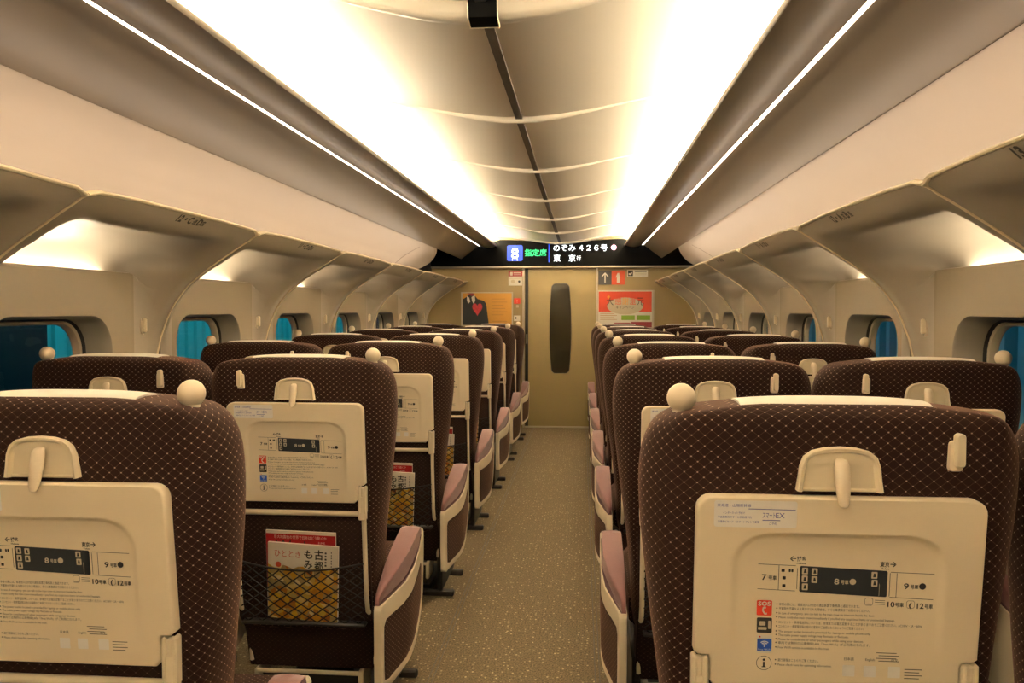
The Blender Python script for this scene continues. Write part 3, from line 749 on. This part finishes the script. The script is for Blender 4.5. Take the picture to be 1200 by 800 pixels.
def make_notices():
    mb = MB(); g = on_tray(.0006)
    rows = [(712.5, '非常の際には、客室出入口付近の通話装置で乗務員と通話できます。', 96), (717.5, '不審物や不審な人を見かけられた場合は、すぐに乗務員までお知らせください。', 108),
            (723, 'In case of emergency, you can talk to the train crew via intercom beside the door.', 114), (728, 'Please notify the train crew immediately if you find any suspicious items or unattended baggage.', 138),
            (734, 'コンセント・携帯電話等については、非常または電圧変動することがありますのでご注意ください。AC100V・2A・60Hz', 178), (739, 'コンセント・携帯電話等は他のお客様のご迷惑にならないようにご配慮ください。', 102),
            (745, 'The power outlet located is provided for laptop or mobile phone only.', 110), (749.5, 'The stable power supply voltage may fluctuate or fluctuate.', 84), (754.5, 'Please be considerate of other passengers while using your devices.', 102),
            (759, '車内では無料の公衆無線LAN「Free Wi-Fi」がご利用になれます。', 110), (764.5, 'Free Wi-Fi service is available in this train.', 62),
            (780, '運行情報はこちらをご覧ください。', 49), (785.5, 'Please check here for operating information.', 65)]
    for y, s, w in rows:
        if y > 730 and w > 170: w = 170
        x, z = px2(914.5, y+1); put_text(mb, s, .0050, x, z, 'ink', g, width=w/803.)
        x, z = px2(912, y-.6); put_poly(mb, circ(x, z, .0011, 8), 'ink', g)
    for a, s in ((1000, '日本語'), (1025, 'English'), (1054, '中文')):
        x, z = px2(a, 777); put_text(mb, s, .0052, x, z, 'ink', g, 'c')
        x, z = px2(a, 790); put_poly(mb, rrect(x, z, .018, .018, .001, 2), 'sticker', g)
    for i in range(4):
        x, z = px2(1032+3*(i % 2), 767+3.3*i); put_line(mb, (x, z), (x+.030, z), .0010, 'ink', g)
        x, z = px2(1066, 786+3.6*i); put_line(mb, (x, z), (x+.026-.004*(i % 2), z), .0011, 'ink', g)
    return mb
def make_icons():
    out = []
    g = on_tray(.0006); g2 = on_tray(.0011); g3 = on_tray(.0016)
    m1 = MB(); x, z = px2(897, 717); put_poly(m1, rrect(x, z, .0228, .0242, .002, 3), 'red', g); put_text(m1, 'SOS', .0095, x, z+.0035, 'white', g2, 'c', width=.0185, bold=.03)
    put_line(m1, (x-.0012, z+.001), (x-.0025, z-.004), .0026, 'white', g2); put_line(m1, (x-.0025, z-.004), (x+.001, z-.0095), .0026, 'white', g2); put_line(m1, (x-.0015, z+.0012), (x+.0025, z+.0005), .0026, 'white', g2); put_line(m1, (x+.0005, z-.0095), (x+.004, z-.0085), .0026, 'white', g2)
    m2 = MB(); x, z = px2(897.5, 738); put_poly(m2, rrect(x, z, .0228, .0242, .002, 3), 'ink', g); put_poly(m2, rrect(x-.003, z+.003, .009, .007, .001, 2), 'printcream', g2); put_poly(m2, rrect(x-.003, z-.005, .013, .0045, .001, 2), 'printcream', g2); put_poly(m2, rrect(x+.0075, z+.001, .004, .013, .001, 2), 'printcream', g2)
    m3 = MB(); x, z = px2(898, 761); put_poly(m3, rrect(x, z, .0228, .0285, .002, 3), 'white', g); put_poly(m3, rrect(x, z-.001, .0215, .0200, .001, 2), 'blue', g2)
    for r in (.003, .0055, .008):
        for k in range(6):
            a0, a1 = PI*.25+PI*.5*k/6, PI*.25+PI*.5*(k+1)/6; put_line(m3, (x+r*math.cos(a0), z-.003+r*math.sin(a0)), (x+r*math.cos(a1), z-.003+r*math.sin(a1)), .0014, 'white', g3)
    put_poly(m3, circ(x, z-.003, .0012, 8), 'white', g3); put_text(m3, 'Free Wi-Fi', .0042, x, z-.0095, 'white', g3, 'c', width=.018); put_poly(m3, circ(x-.007, z+.0118, .0014, 8), 'red', g2)
    m4 = MB(); x, z = px2(898, 784); q = circ(x, z, .0112, 24)
    for i in range(24): put_line(m4, q[i], q[(i+1) % 24], .0008, 'ink', g)
    put_poly(m4, rrect(x, z-.002, .0028, .008, .0005, 1), 'ink', g); put_poly(m4, circ(x, z+.0052, .0020, 10), 'ink', g); put_poly(m4, rrect(x, z-.0062, .0065, .0014, .0003, 1), 'ink', g)
    return [('emergency_icon', m1), ('laptop_icon', m2), ('wireless_icon', m3), ('information_icon', m4)]
def make_sticker():
    mb = MB(); g = on_tray(.0008, True); g2 = on_tray(.0013, True)
    x0, z0 = px2(881.5, 603); put_poly(mb, rrect(x0, z0, .122, .0415, .004, 4), 'sticker', g)
    def T(s, px, py, size, w): x, z = px2(px, py); put_text(mb, s, size, x, z, 'bluetext', g2, width=w/803.)
    T('東海道・山陽新幹線', 836, 594.5, .0055, 40); T('インターネット予約で', 843, 603, .0042, 26); T('年会費無料ですぐに新幹線予約', 837, 608, .0042, 40); T('交通系ICカード・スマートフォンで乗車', 837, 613.5, .0042, 49)
    x, z = px2(833, 596.8); put_line(mb, (x+.05, z), (x+.119, z-.0006), .0010, 'bluetext', g2)
    T('スマート', 890, 607, .0105, 15); T('EX', 905.5, 607, .0115, 10.5); x, z = px2(890, 610); put_line(mb, (x, z), (x+.026, z), .0012, 'bluetext', g2); T('ご予約', 898, 615, .0045, 9)
    return mb
# --- latch housing, hook, knob
def make_latch():
    mb = MB(); y0 = yl(1.09)-.002
    arch = [(-.059, 1.058), (-.0565, 1.075), (-.0545, 1.095), (-.050, 1.108), (-.040, 1.116), (-.022, 1.1205), (0, 1.122), (.022, 1.1205), (.040, 1.116), (.050, 1.108), (.0545, 1.095), (.0565, 1.075), (.059, 1.058)]
    rings = []
    for i, (x, z) in enumerate(arch):
        a = Vector(arch[min(i+1, len(arch)-1)])-Vector(arch[max(i-1, 0)]); n = Vector((a.y, -a.x)).normalized()*-1
        rings.append([(x+n.x*o, y0-d_, z+n.y*o) for o, d_ in ((.004, -.002), (.004, .010), (.002, .013), (-.002, .012), (-.005, .006), (-.006, -.002))])
    mb.loft(rings, 'cream', caps=(True, True))
    mb.poly([(x, y0-.0035, z) for x, z in arch], 'cream')
    mb.loft([[(x, y0-.001, 1.100+.004*(1-(x/.05)**2)) for x in [-.05+.0125*i for i in range(9)]], [(x, y0-.007, 1.097+.004*(1-(x/.05)**2)) for x in [-.05+.0125*i for i in range(9)]], [(x*.98, y0-.007, 1.112+.006*(1-(x/.05)**2)) for x in [-.05+.0125*i for i in range(9)]]], 'cream', closed=False)
    mb.box(-.058, .058, y0-.006, y0+.001, 1.0575, 1.063, 'cream', .002)
    return mb
def make_lever():
    mb = MB(); y0 = yl(1.08)-.014; rings = []
    for z, w, d_, yo in ((1.108, .004, .004, .004), (1.106, .009, .007, 0), (1.098, .0115, .010, -.004), (1.080, .0118, .011, -.008), (1.062, .0105, .011, -.012), (1.048, .0088, .010, -.016), (1.041, .0065, .008, -.017), (1.0385, .003, .004, -.016)):
        rings.append([(w*math.cos(a), y0+yo+d_*math.sin(a)*.7, z) for a in [2*PI*i/16 for i in range(16)]])
    mb.loft(rings, 'knob', caps=(True, True)); return mb
def make_hook(s):
    mb = MB(); x0 = .168*s; y0 = yl(1.12)
    mb2 = MB()
    def pr(pts, d0, d1, m, b):
        P0 = [(x0+x, z) for x, z in pts]; n = len(P0)
        cx_, cz_ = sum(p[0] for p in P0)/n, sum(p[1] for p in P0)/n
        mb.loft([[(x, y0-d0, z) for x, z in P0], [(x, y0-d1+b, z) for x, z in P0], [(cx_+(x-cx_)*(1-b*60), y0-d1, cz_+(z-cz_)*(1-b*25)) for x, z in P0]], m, caps=(True, True), flip=True)
    pr(rrect(-.001*s, 1.114, .0215, .046, .006, 4), -.003, .006, 'knob', .002)
    pr(rrect(.002*s, 1.123, .0135, .050, .0055, 4), .002, .016, 'cream', .0025)
    return mb
def make_knob(s):
    mb = MB(); x = -.229*s; y = .050
    mb.tube([(x, y, 1.150), (x, y, 1.166), (x, y, 1.176)], [.0155, .0140, .0135], 'knob', n=20)
    mb.sphere((x, y, 1.192), .0228, 'knob', 24, 14); return mb
def make_cover():
    mb = MB(); path = [(.020, 1.1835), (.026, 1.1885), (.038, 1.1925), (.06, 1.194), (.09, 1.193), (.12, 1.186), (.150, 1.160), (.168, 1.10), (.178, 1.0), (.186, .93)]
    rings = []
    for y, z in path: rings.append([(x, y+(max(0, 1.15-z)*LEAN), z-.007*(abs(x)/.16)**3) for x in [-.142+.286*i/10 for i in range(11)]])
    inner = [[(x, y+.003 if z < 1.15 else y, z-.0035) for x, y, z in r] for r in rings]
    mb.loft(rings, 'cloth', closed=False); 
    for a, b in ((rings, inner),):
        for i in range(len(a)-1):
            for e in (0, -1): mb.poly([a[i][e], a[i+1][e], b[i+1][e], b[i][e]], 'cloth')
        mb.loft([a[0], b[0]], 'cloth', closed=False)
    return mb
def make_tube_frame(s):
    """cream tube that carries the tray, bending forward under the seat"""
    mb = MB(); x = .2025*s
    path = [(x, yl(.79)-.016, .790), (x, yl(.70)-.016, .70), (x, yl(.55)-.018, .55), (x, yl(.44)-.018, .44), (x+.001*s, yl(.39)-.012, .395), (x+.003*s, yl(.36)+.03, .36), (x+.003*s, yl(.34)+.05, .335), (x+.003*s, yl(.28)+.055, .28), (x+.003*s, yl(.2)+.055, .19)]
    mb.tube(path, .0085, 'cream', n=10, sx=.9)
    return mb
def make_tray_arm(s):
    mb = MB(); y0 = yl(.77)-.026
    for a in (.1925, .2095): mb.box(min(a*s-.0045, a*s+.0045), max(a*s-.0045, a*s+.0045), y0, y0+.022, .712, .794, 'cream', .003)
    mb.box(.2*s-.013, .2*s+.013, y0+.002, y0+.022, .690, .765, 'cream', .004)
    return mb
def make_rail():
    mb = MB(); mb.tube([(-.195, yl(.705)-.010, .706), (.195, yl(.705)-.010, .706)], .0085, 'cream', n=10); return mb
def net_y(x, z):
    t = (z-.355)/.2
    return yl(z)-.024-.010*math.sin(PI*min(1, max(0, t)))*(1-(x/.2)**2)*1.2-.010*t*(1-(x/.2)**2)
def net_top(x): return .552-.024*(1-(x/.2)**2)
def make_net():
    mb = MB(); w = .0042; cw, ch = .044, .031
    def strand(x0, sl):
        pts = []; steps = 26
        for i in range(steps+1):
            z = .356+.200*i/steps; x = x0+sl*(z-.356)*cw/ch
            if abs(x) <= .197 and z <= net_top(x)+.001: pts.append((x, z))
            elif pts: break
        if len(pts) < 2: return
        a, b = [], []
        d = Vector((sl*cw, ch)).normalized(); n = Vector((-d.y, d.x))*w/2
        rings = [[(x-n.x, net_y(x, z), z-n.y), (x, net_y(x, z)-.0012, z), (x+n.x, net_y(x, z), z+n.y), (x, net_y(x, z)+.0012, z)] for x, z in pts]
        mb.loft(rings, 'net', caps=(True, True))
    i = -14
    for i in range(-10, 11):
        strand(i*cw, 1); strand(i*cw, -1)
        if i*cw > .19 or i*cw < -.19: pass
    # strands that enter from the sides
    def side(z0, sgn):
        pts = []
        for k in range(27):
            z = z0+(.2)*k/26; x = -sgn*.197+sgn*(z-z0)*cw/ch
            if z <= net_top(x)+.001 and abs(x) <= .1975: pts.append((x, z))
        if len(pts) < 2: return
        d = Vector((sgn*cw, ch)).normalized(); n = Vector((-d.y, d.x))*w/2
        mb.loft([[(x-n.x, net_y(x, z), z-n.y), (x, net_y(x, z)-.0012, z), (x+n.x, net_y(x, z), z+n.y), (x, net_y(x, z)+.0012, z)] for x, z in pts], 'net', caps=(True, True))
    for k in range(1, 7):
        for sg in (1, -1):
            off = .197 % cw
            side(.356+(k*cw-off)*ch/cw, sg)
    mb.tube([(x, net_y(x, net_top(x)), net_top(x)) for x in [-.198+.396*i/20 for i in range(21)]], .0032, 'net', n=6)
    return mb
def make_net_bar():
    mb = MB(); mb.box(-.198, .198, yl(.352)-.032, yl(.352)+.004, .345, .357, 'blackmetal', .004); return mb
def lower_back():
    """dark fabric skirt between the back and the seat base"""
    mb = MB(); sec = [(.205, .70), (.21, .5), (.21, .36), (.205, .24)]
    prof_ = [(yl(.735)+.0-.0045, .735), (yl(.36)-.006, .36), (yl(.30)+.03, .31), (yl(.2)+.06, .17), (yl(.2)+.11, .17), (.20, .36), (.14, .72)]
    rings = []
    for x in (-.215, -.205, .205, .215): rings.append([(x, y if abs(x) < .21 else y+.004, z) for y, z in prof_])
    ids = [mb.add(r) for r in rings]; n = len(prof_)
    for a in range(3):
        for i in range(n):
            j = (i+1) % n
            f = (ids[a][i], ids[a][j], ids[a+1][j], ids[a+1][i]); mb.face(f, 'fabdark', [(mb.v[q][0], mb.v[q][2]) for q in f])
    for r in (ids[0], ids[-1]): mb.face(r, 'fabdark', [(mb.v[q][1], mb.v[q][2]) for q in r])
    return mb
def uvbox(mb, m, s=1):
    """UVs for fabric on simple parts, dominant-axis projection"""
    for fi, f in enumerate(mb.f):
        pts = [Vector(mb.v[i]) for i in f]; n = (pts[1]-pts[0]).cross(pts[-1]-pts[0])
        a = max(range(3), key=lambda k: abs(n[k])); ax = [k for k in range(3) if k != a]
        mb.uv[fi] = [(p[ax[0]], p[ax[1]]) for p in pts]
    return mb
def make_cushion():
    mb = MB(); prof_ = [(.16, .34), (.62, .34), (.655, .37), (.66, .42), (.63, .455), (.55, .462), (.30, .442), (.17, .43)]
    mb.prism(prof_, -.235, .235, 'fab', .02); return uvbox(mb, 'fab')
def make_pedestal(s):
    mb = MB()
    mb.box(-.19, .19, .22, .55, .20, .34, 'blackmetal', .01); mb.box(-.10, .10, .26, .50, .03, .21, 'blackmetal', .01); mb.box(-.16, .16, .22, .56, 0, .035, 'blackmetal', .008)
    a = -1*s
    mb.box(min(a*.275, a*.10), max(a*.275, a*.10), .17, .205, .0, .028, 'blackmetal', .006); mb.box(min(a*.275, a*.14), max(a*.275, a*.14), .47, .50, .0, .028, 'blackmetal', .006); mb.box(min(a*.225, a*.20), max(a*.225, a*.20), .15, .52, .028, .24, 'blackmetal', .008)
    return mb
def make_footrest():
    mb = MB(); y0 = .145
    mb.tube([(-.180, y0-.002, .160), (.150, y0-.002, .160)], .0075, 'cream', n=8)
    mb.prism([(y0-.002, .158), (y0+.012, .158), (y0+.085, .05), (y0+.07, .045)], -.170, .145, 'footcarpet', .003)
    for a in (-.184, .158): mb.box(a-.008, a+.008, y0-.008, y0+.10, .09, .168, 'cream', .004)
    return mb
# --- armrest: frame + inset fabric panel + leather pad
AF = [(.372, .572), (.374, .52), (.368, .44), (.352, .36), (.315, .295), (.25, .245), (.15, .210), (.03, .190), (-.045, .185), (-.055, .195), (-.057, .30), (-.056, .44), (-.050, .452), (.02, .458), (.12, .472), (.22, .495), (.30, .525), (.345, .560), (.362, .580)]
AP = [(-.047, .452), (-.050, .468), (-.040, .488), (0, .508), (.07, .528), (.16, .547), (.25, .568), (.315, .588), (.342, .590), (.352, .578), (.340, .558), (.30, .527), (.22, .497), (.12, .474), (.02, .460)]
AI = [(.330, .468), (.332, .42), (.318, .355), (.285, .305), (.22, .262), (.12, .228), (.0, .212), (-.030, .220), (-.035, .30), (-.034, .385), (-.018, .402), (.10, .408), (.18, .424), (.26, .450), (.315, .478)]
def taper(mb, x0, x1):
    """the outer face of an armrest curves inwards towards its rear end"""
    for i, (x, y, z) in enumerate(mb.v):
        k = (abs(x)-x0)/(x1-x0); q = 1-smooth(-.08, .20, y)
        mb.v[i] = (math.copysign(abs(x)-k*q*.045, x), y, z)
    return mb
AC = (.15, .36)
_aa = sorted(set([2*PI*i/100-PI for i in range(100)] + [round(math.atan2(p[1]-AC[1], p[0]-AC[0]), 5) for p in AF+AI]))
AFR, AIR = radial(AF, AC, _aa), radial(AI, AC, _aa)
def asc(L, k): return [(AC[0]+(y-AC[0])*k, AC[1]+(z-AC[1])*k) for y, z in L]
def make_arm_frame(s, x0, x1):
    mb = MB(); e = .005
    rings = [(x0, asc(AFR, .05)), (x0, asc(AFR, .5)), (x0, asc(AFR, .97)), (x0+e, AFR), (x1-e, AFR), (x1-e*.3, asc(AFR, .988)), (x1, asc(AFR, .975)), (x1, asc(AIR, 1.02)), (x1-.002, AIR), (x1-.006, asc(AIR, .985))]
    mb.loft([[(x*s, y, z) for y, z in r] for x, r in rings], 'cream', caps=(True, False)); return taper(mb, x0, x1)
def make_arm_pad(s, x0, x1):
    mb = MB(); a, b = sorted((x0*s, x1*s)); cx_ = (a+b)/2; w = (b-a)/2
    rings = []
    n = len(AP); cy, cz = sum(p[0] for p in AP)/n, sum(p[1] for p in AP)/n
    for k, sh in ((-1, .020), (-.97, .010), (-.88, .004), (-.65, 0), (0, -.0015), (.65, 0), (.88, .004), (.97, .010), (1, .020)):
        ring = []
        for i, (y, z) in enumerate(AP):
            top = 1 <= i <= 9
            ring.append((cx_+w*k, y, max(z-sh, AP[min(14, 15-i)][1] if 2 <= i <= 8 else z-sh) if top else z))
        rings.append(ring)
    mb.loft(rings, 'pad', caps=(True, True))
    low = [AP[0]]+AP[:9:-1]; strip = [(y, z-.001) for y, z in low]+[(y, z+.006) for y, z in low[::-1]]
    mb.prism(strip, a-.0012, b+.0012, 'padside')
    for i, (x, y, z) in enumerate(mb.v):
        k = (abs(x)-x0)/(x1-x0); q = max(0, (.055-y)/.105)**2
        mb.v[i] = (math.copysign(abs(x)-(k-.25)*q*.026, x), y, z)
    return taper(mb, x0, x1)
def make_arm_inset(s, x0, x1):
    mb = MB(); rings = [(x1-.006, asc(AIR, .995)), (x1-.0015, asc(AIR, .985)), (x1+.0005, asc(AIR, .95))] + [(x1+.001, asc(AIR, k)) for k in (.75, .5, .25, .02)]
    mb.loft([[(x*s, y, z) for y, z in r] for x, r in rings], 'fab', caps=(False, True)); uvbox(mb, 'fab')
    for fi, f in enumerate(mb.f): mb.uv[fi] = [(mb.v[i][1], mb.v[i][2]) for i in f]
    return taper(mb, x0, x1)
MESH = {}
shared = [('backrest', make_backrest()), ('tray_table', make_tray()), ('tray_latch', make_latch()), ('headrest_cover', make_cover()), ('tray_rail', make_rail()), ('magazine_net', make_net()), ('back_skirt', lower_back()), ('seat_cushion', make_cushion()), ('footrest', make_footrest())]
def build_seat(s, aisle, label, loc):
    """s=+1: knob at the seat's -x corner and hook at +x; s=-1 mirrored"""
    t = thing('train_seat', label, 'seat', loc, 'seats in the carriage')
    def part(name, key, mk, parent=t, **kw):
        if key not in MESH:
            o = mk().build(name, parent, **kw); MESH[key] = o.data
            return o
        o = bpy.data.objects.new(name, MESH[key]); C.objects.link(o); o.parent = parent; return o
    b = part('backrest', 'backrest', make_backrest, ang=60)
    md = b.modifiers.new('smooth', 'SUBSURF'); md.levels = 1; md.render_levels = 1
    part('back_skirt', 'skirt', lower_back, ang=30)
    tr = part('tray_table', 'tray', make_tray, ang=40)
    part('sticker', 'sticker', make_sticker, tr, smooth=False); part('car_diagram', 'diagram', make_diagram, tr, smooth=False); part('notice_text', 'notices', make_notices, tr, smooth=False)
    for nm, m_ in (ICONS if ICONS else []):
        part(nm, nm, (lambda q=m_: q), tr, smooth=False)
    la = part('tray_latch', 'latch', make_latch, ang=35); part('lever', 'lever', make_lever, la)
    part('coat_hook', 'hook%d' % s, lambda: make_hook(s)); part('grab_knob', 'knob%d' % s, lambda: make_knob(s))
    part('headrest_cover', 'cover', make_cover)['label'] = 'white cloth over the top of the seat'
    part('tray_rail', 'rail', make_rail)
    for q in (1, -1):
        part('frame_tube', 'tube%d' % q, lambda: make_tube_frame(q)); part('tray_arm', 'tarm%d' % q, lambda: make_tray_arm(q), ang=35)
    ne = part('magazine_net', 'net', make_net); part('net_bar', 'netbar', make_net_bar, ne)
    part('seat_cushion', 'cushion', make_cushion); part('pedestal', 'ped%d' % s, lambda: make_pedestal(s)); part('footrest', 'foot', make_footrest)
    sides = [(-1*s, .252, .322)] + ([(1*s, .262, .325)] if aisle else [])
    for q, x0, x1 in sides:
        f = part('armrest', 'armf%d%d%d' % (s, aisle, q), lambda: make_arm_frame(q, x0, x1), ang=35)
        part('armrest_pad', 'armp%d%d%d' % (s, aisle, q), lambda: make_arm_pad(q, x0+.001, x1-.004), f, ang=50)
        part('side_panel', 'armi%d%d%d' % (s, aisle, q), lambda: make_arm_inset(q, x0, x1), f, ang=35)
    return t
ICONS = make_icons()
ROWS = 7
def seat_label(r, side, aisle):
    extra = {('left', True, 1): 'grey-beige tray filling the lower left corner', ('right', True, 1): 'large tray with printed notices at lower right'}.get((side, aisle, r))
    if extra: return 'brown diamond-patterned seat in the nearest row, %s' % extra
    return 'brown patterned %s seat in the %s row, %s of the aisle' % ('aisle' if aisle else 'window', ORD[r-1], side)
seats = {}
for side, aisle, X, s in (('right', True, .625, 1), ('right', False, 1.215, -1), ('left', True, -.625, -1), ('left', False, -1.215, 1)):
    proto = None
    for r in range(1, ROWS+1):
        loc = (X-(.010 if (side, r) == ('left', 1) else 0), Y0+P*(r-1), 0); lb = seat_label(r, side, aisle)
        if proto is None: proto = build_seat(s, aisle, lb, loc); seats[(side, aisle, r)] = proto
        else: seats[(side, aisle, r)] = copy_tree(proto, loc, lb)
# --- magazines in the nets of the left aisle seats
def mag_front():
    mb = MB(); W2, H = .112, .248
    g = lambda x, z: (x, -.0046, z); g2 = lambda x, z: (x, -.0051, z)
    mb.box(-W2, W2, -.004, .004, 0, H, 'magpage', .001)
    pts = [(-W2+.001, .001), (W2-.001, .001), (W2-.001, .172)] + [(W2-.001-2*(W2-.001)*i/14, .172+.006*math.sin(i*1.9)) for i in range(1, 15)]
    put_poly(mb, pts, 'autumn', g)
    put_text(mb, 'ひととき', .026, -.090, .205, 'redtext', g2, width=.082)
    for i, c in enumerate('古都'): put_text(mb, c, .034, .036, .205-.036*i, 'ink', g2, width=.029, bold=.02)
    for i, c in enumerate('もみじ'): put_text(mb, c, .032, .004, .205-.032*i, 'ink', g2, width=.027, bold=.02)
    for i in range(5): put_poly(mb, rrect(.072, .225-.010*i, .006, .006, .001, 1), 'greysign', g2)
    for i in range(6): put_poly(mb, rrect(.090, .228-.009*i, .003, .005, .001, 1), 'greysign', g2)
    put_poly(mb, circ(-.078, .178, .009), 'redtext', g2)
    return mb
def mag_back():
    mb = MB(); W2, H = .111, .287
    mb.box(-W2, W2, -.003, .003, 0, H, 'magpage', .001)
    g = lambda x, z: (x, -.0036, z); g2 = lambda x, z: (x, -.0041, z)
    put_poly(mb, [(-W2+.001, .10), (W2-.001, .10), (W2-.001, .277), (-W2+.001, .277)], 'magred', g)
    put_text(mb, '巨大地震後の世界で日本はどう動くか', .012, -.083, .263, 'magpage', g2, width=.165); put_text(mb, 'Wedge', .05, -.080, .222, 'ink', g2, width=.140)
    put_text(mb, 'JUNE', .009, .055, .249, 'magpage', g2, width=.022)
    return mb
pA = pB = None
for r in range(2, 7):
    y = Y0+P*(r-1); cx = -.618
    la = 'autumn-leaf magazine in the net of the %s row aisle seat, left side' % ORD[r-1]
    lb = 'red magazine behind the autumn-leaf one in the %s row aisle seat net, left side' % ORD[r-1]
    rot = (math.radians(6.2), math.radians(3.0), 0)
    if pA is None:
        pA = mag_front().build('magazine', smooth=False); oA = pA; pB = mag_back().build('magazine', smooth=False); oB = pB
    else:
        oA = pA.copy(); C.objects.link(oA); oB = pB.copy(); C.objects.link(oB)
    oA.location = (cx-.010, y+yl(.36)-.0185, .362); oA.rotation_euler = rot
    oB.location = (cx-.014, y+yl(.36)-.0100, .362); oB.rotation_euler = (math.radians(6.2), math.radians(1.5), 0)
    tag(oA, la, 'magazine', 'magazines in the seat nets'); tag(oB, lb, 'magazine', 'magazines in the seat nets')

# ================================================================== OUTSIDE the windows: station at night
mb = MB()
for sx in (-1,):
    mb.box(-3.6, -3.5, 1.5, 14, -1, 3.2, 'outwall')
    for i in range(60): mb.box(-3.5, -3.47, 3.4+.18*i, 3.4+.18*i+.05, -1, 3.0, 'outwall')
o = mb.build('platform_wall', smooth=False); tag(o, 'ribbed teal platform wall outside the left windows', 'wall', kind='structure')
mb = MB(); mb.box(-3.4, -3.3, .5, 5.22, -1, 3.0, 'outdark'); struct(mb.build('wall_outside', smooth=False))
mb = MB(); mb.box(3.6, 3.7, 1.5, 14, -1, 3.2, 'outdark')
for i in range(40): mb.box(3.5, 3.6, 2.5+.3*i, 2.5+.3*i+.10, -1, 3.0, 'outwall')
o = mb.build('platform_wall', smooth=False); tag(o, 'dark teal platform wall outside the right windows', 'wall', kind='structure')
def area(name, loc, rot, sx_, sy_, e, col):
    l = bpy.data.lights.new(name, 'AREA'); l.shape = 'RECTANGLE'; l.size = sx_; l.size_y = sy_; l.energy = e; l.color = col
    o = bpy.data.objects.new(name, l); C.objects.link(o); o.location = loc; o.rotation_euler = rot; return o
area('platform_light', (-2.2, 8, 2.6), (0, math.radians(38), 0), .3, 11, 46, (.05, .74, .86))
area('track_light', (2.2, 8, 2.6), (0, math.radians(-38), 0), .3, 11, 17, (.06, .66, 1))

# ================================================================== camera, world
cam = bpy.data.cameras.new('camera'); co = bpy.data.objects.new('camera', cam); C.objects.link(co)
cam.sensor_width = 36; cam.lens = 970/1200*36; cam.clip_start = .05
co.location = (.239, 0, EYE); co.rotation_euler = (PI/2-.038, 0, .084)
bpy.context.scene.camera = co
wd = bpy.data.worlds.new('night'); bpy.context.scene.world = wd; wd.use_nodes = True
wd.node_tree.nodes['Background'].inputs[0].default_value = (.01, .03, .05, 1); wd.node_tree.nodes['Background'].inputs[1].default_value = .3
vs = bpy.context.scene.view_settings; vs.view_transform = 'Standard'; vs.look = 'None'; vs.gamma = 1; vs.exposure = .93; vs.use_curve_mapping = False
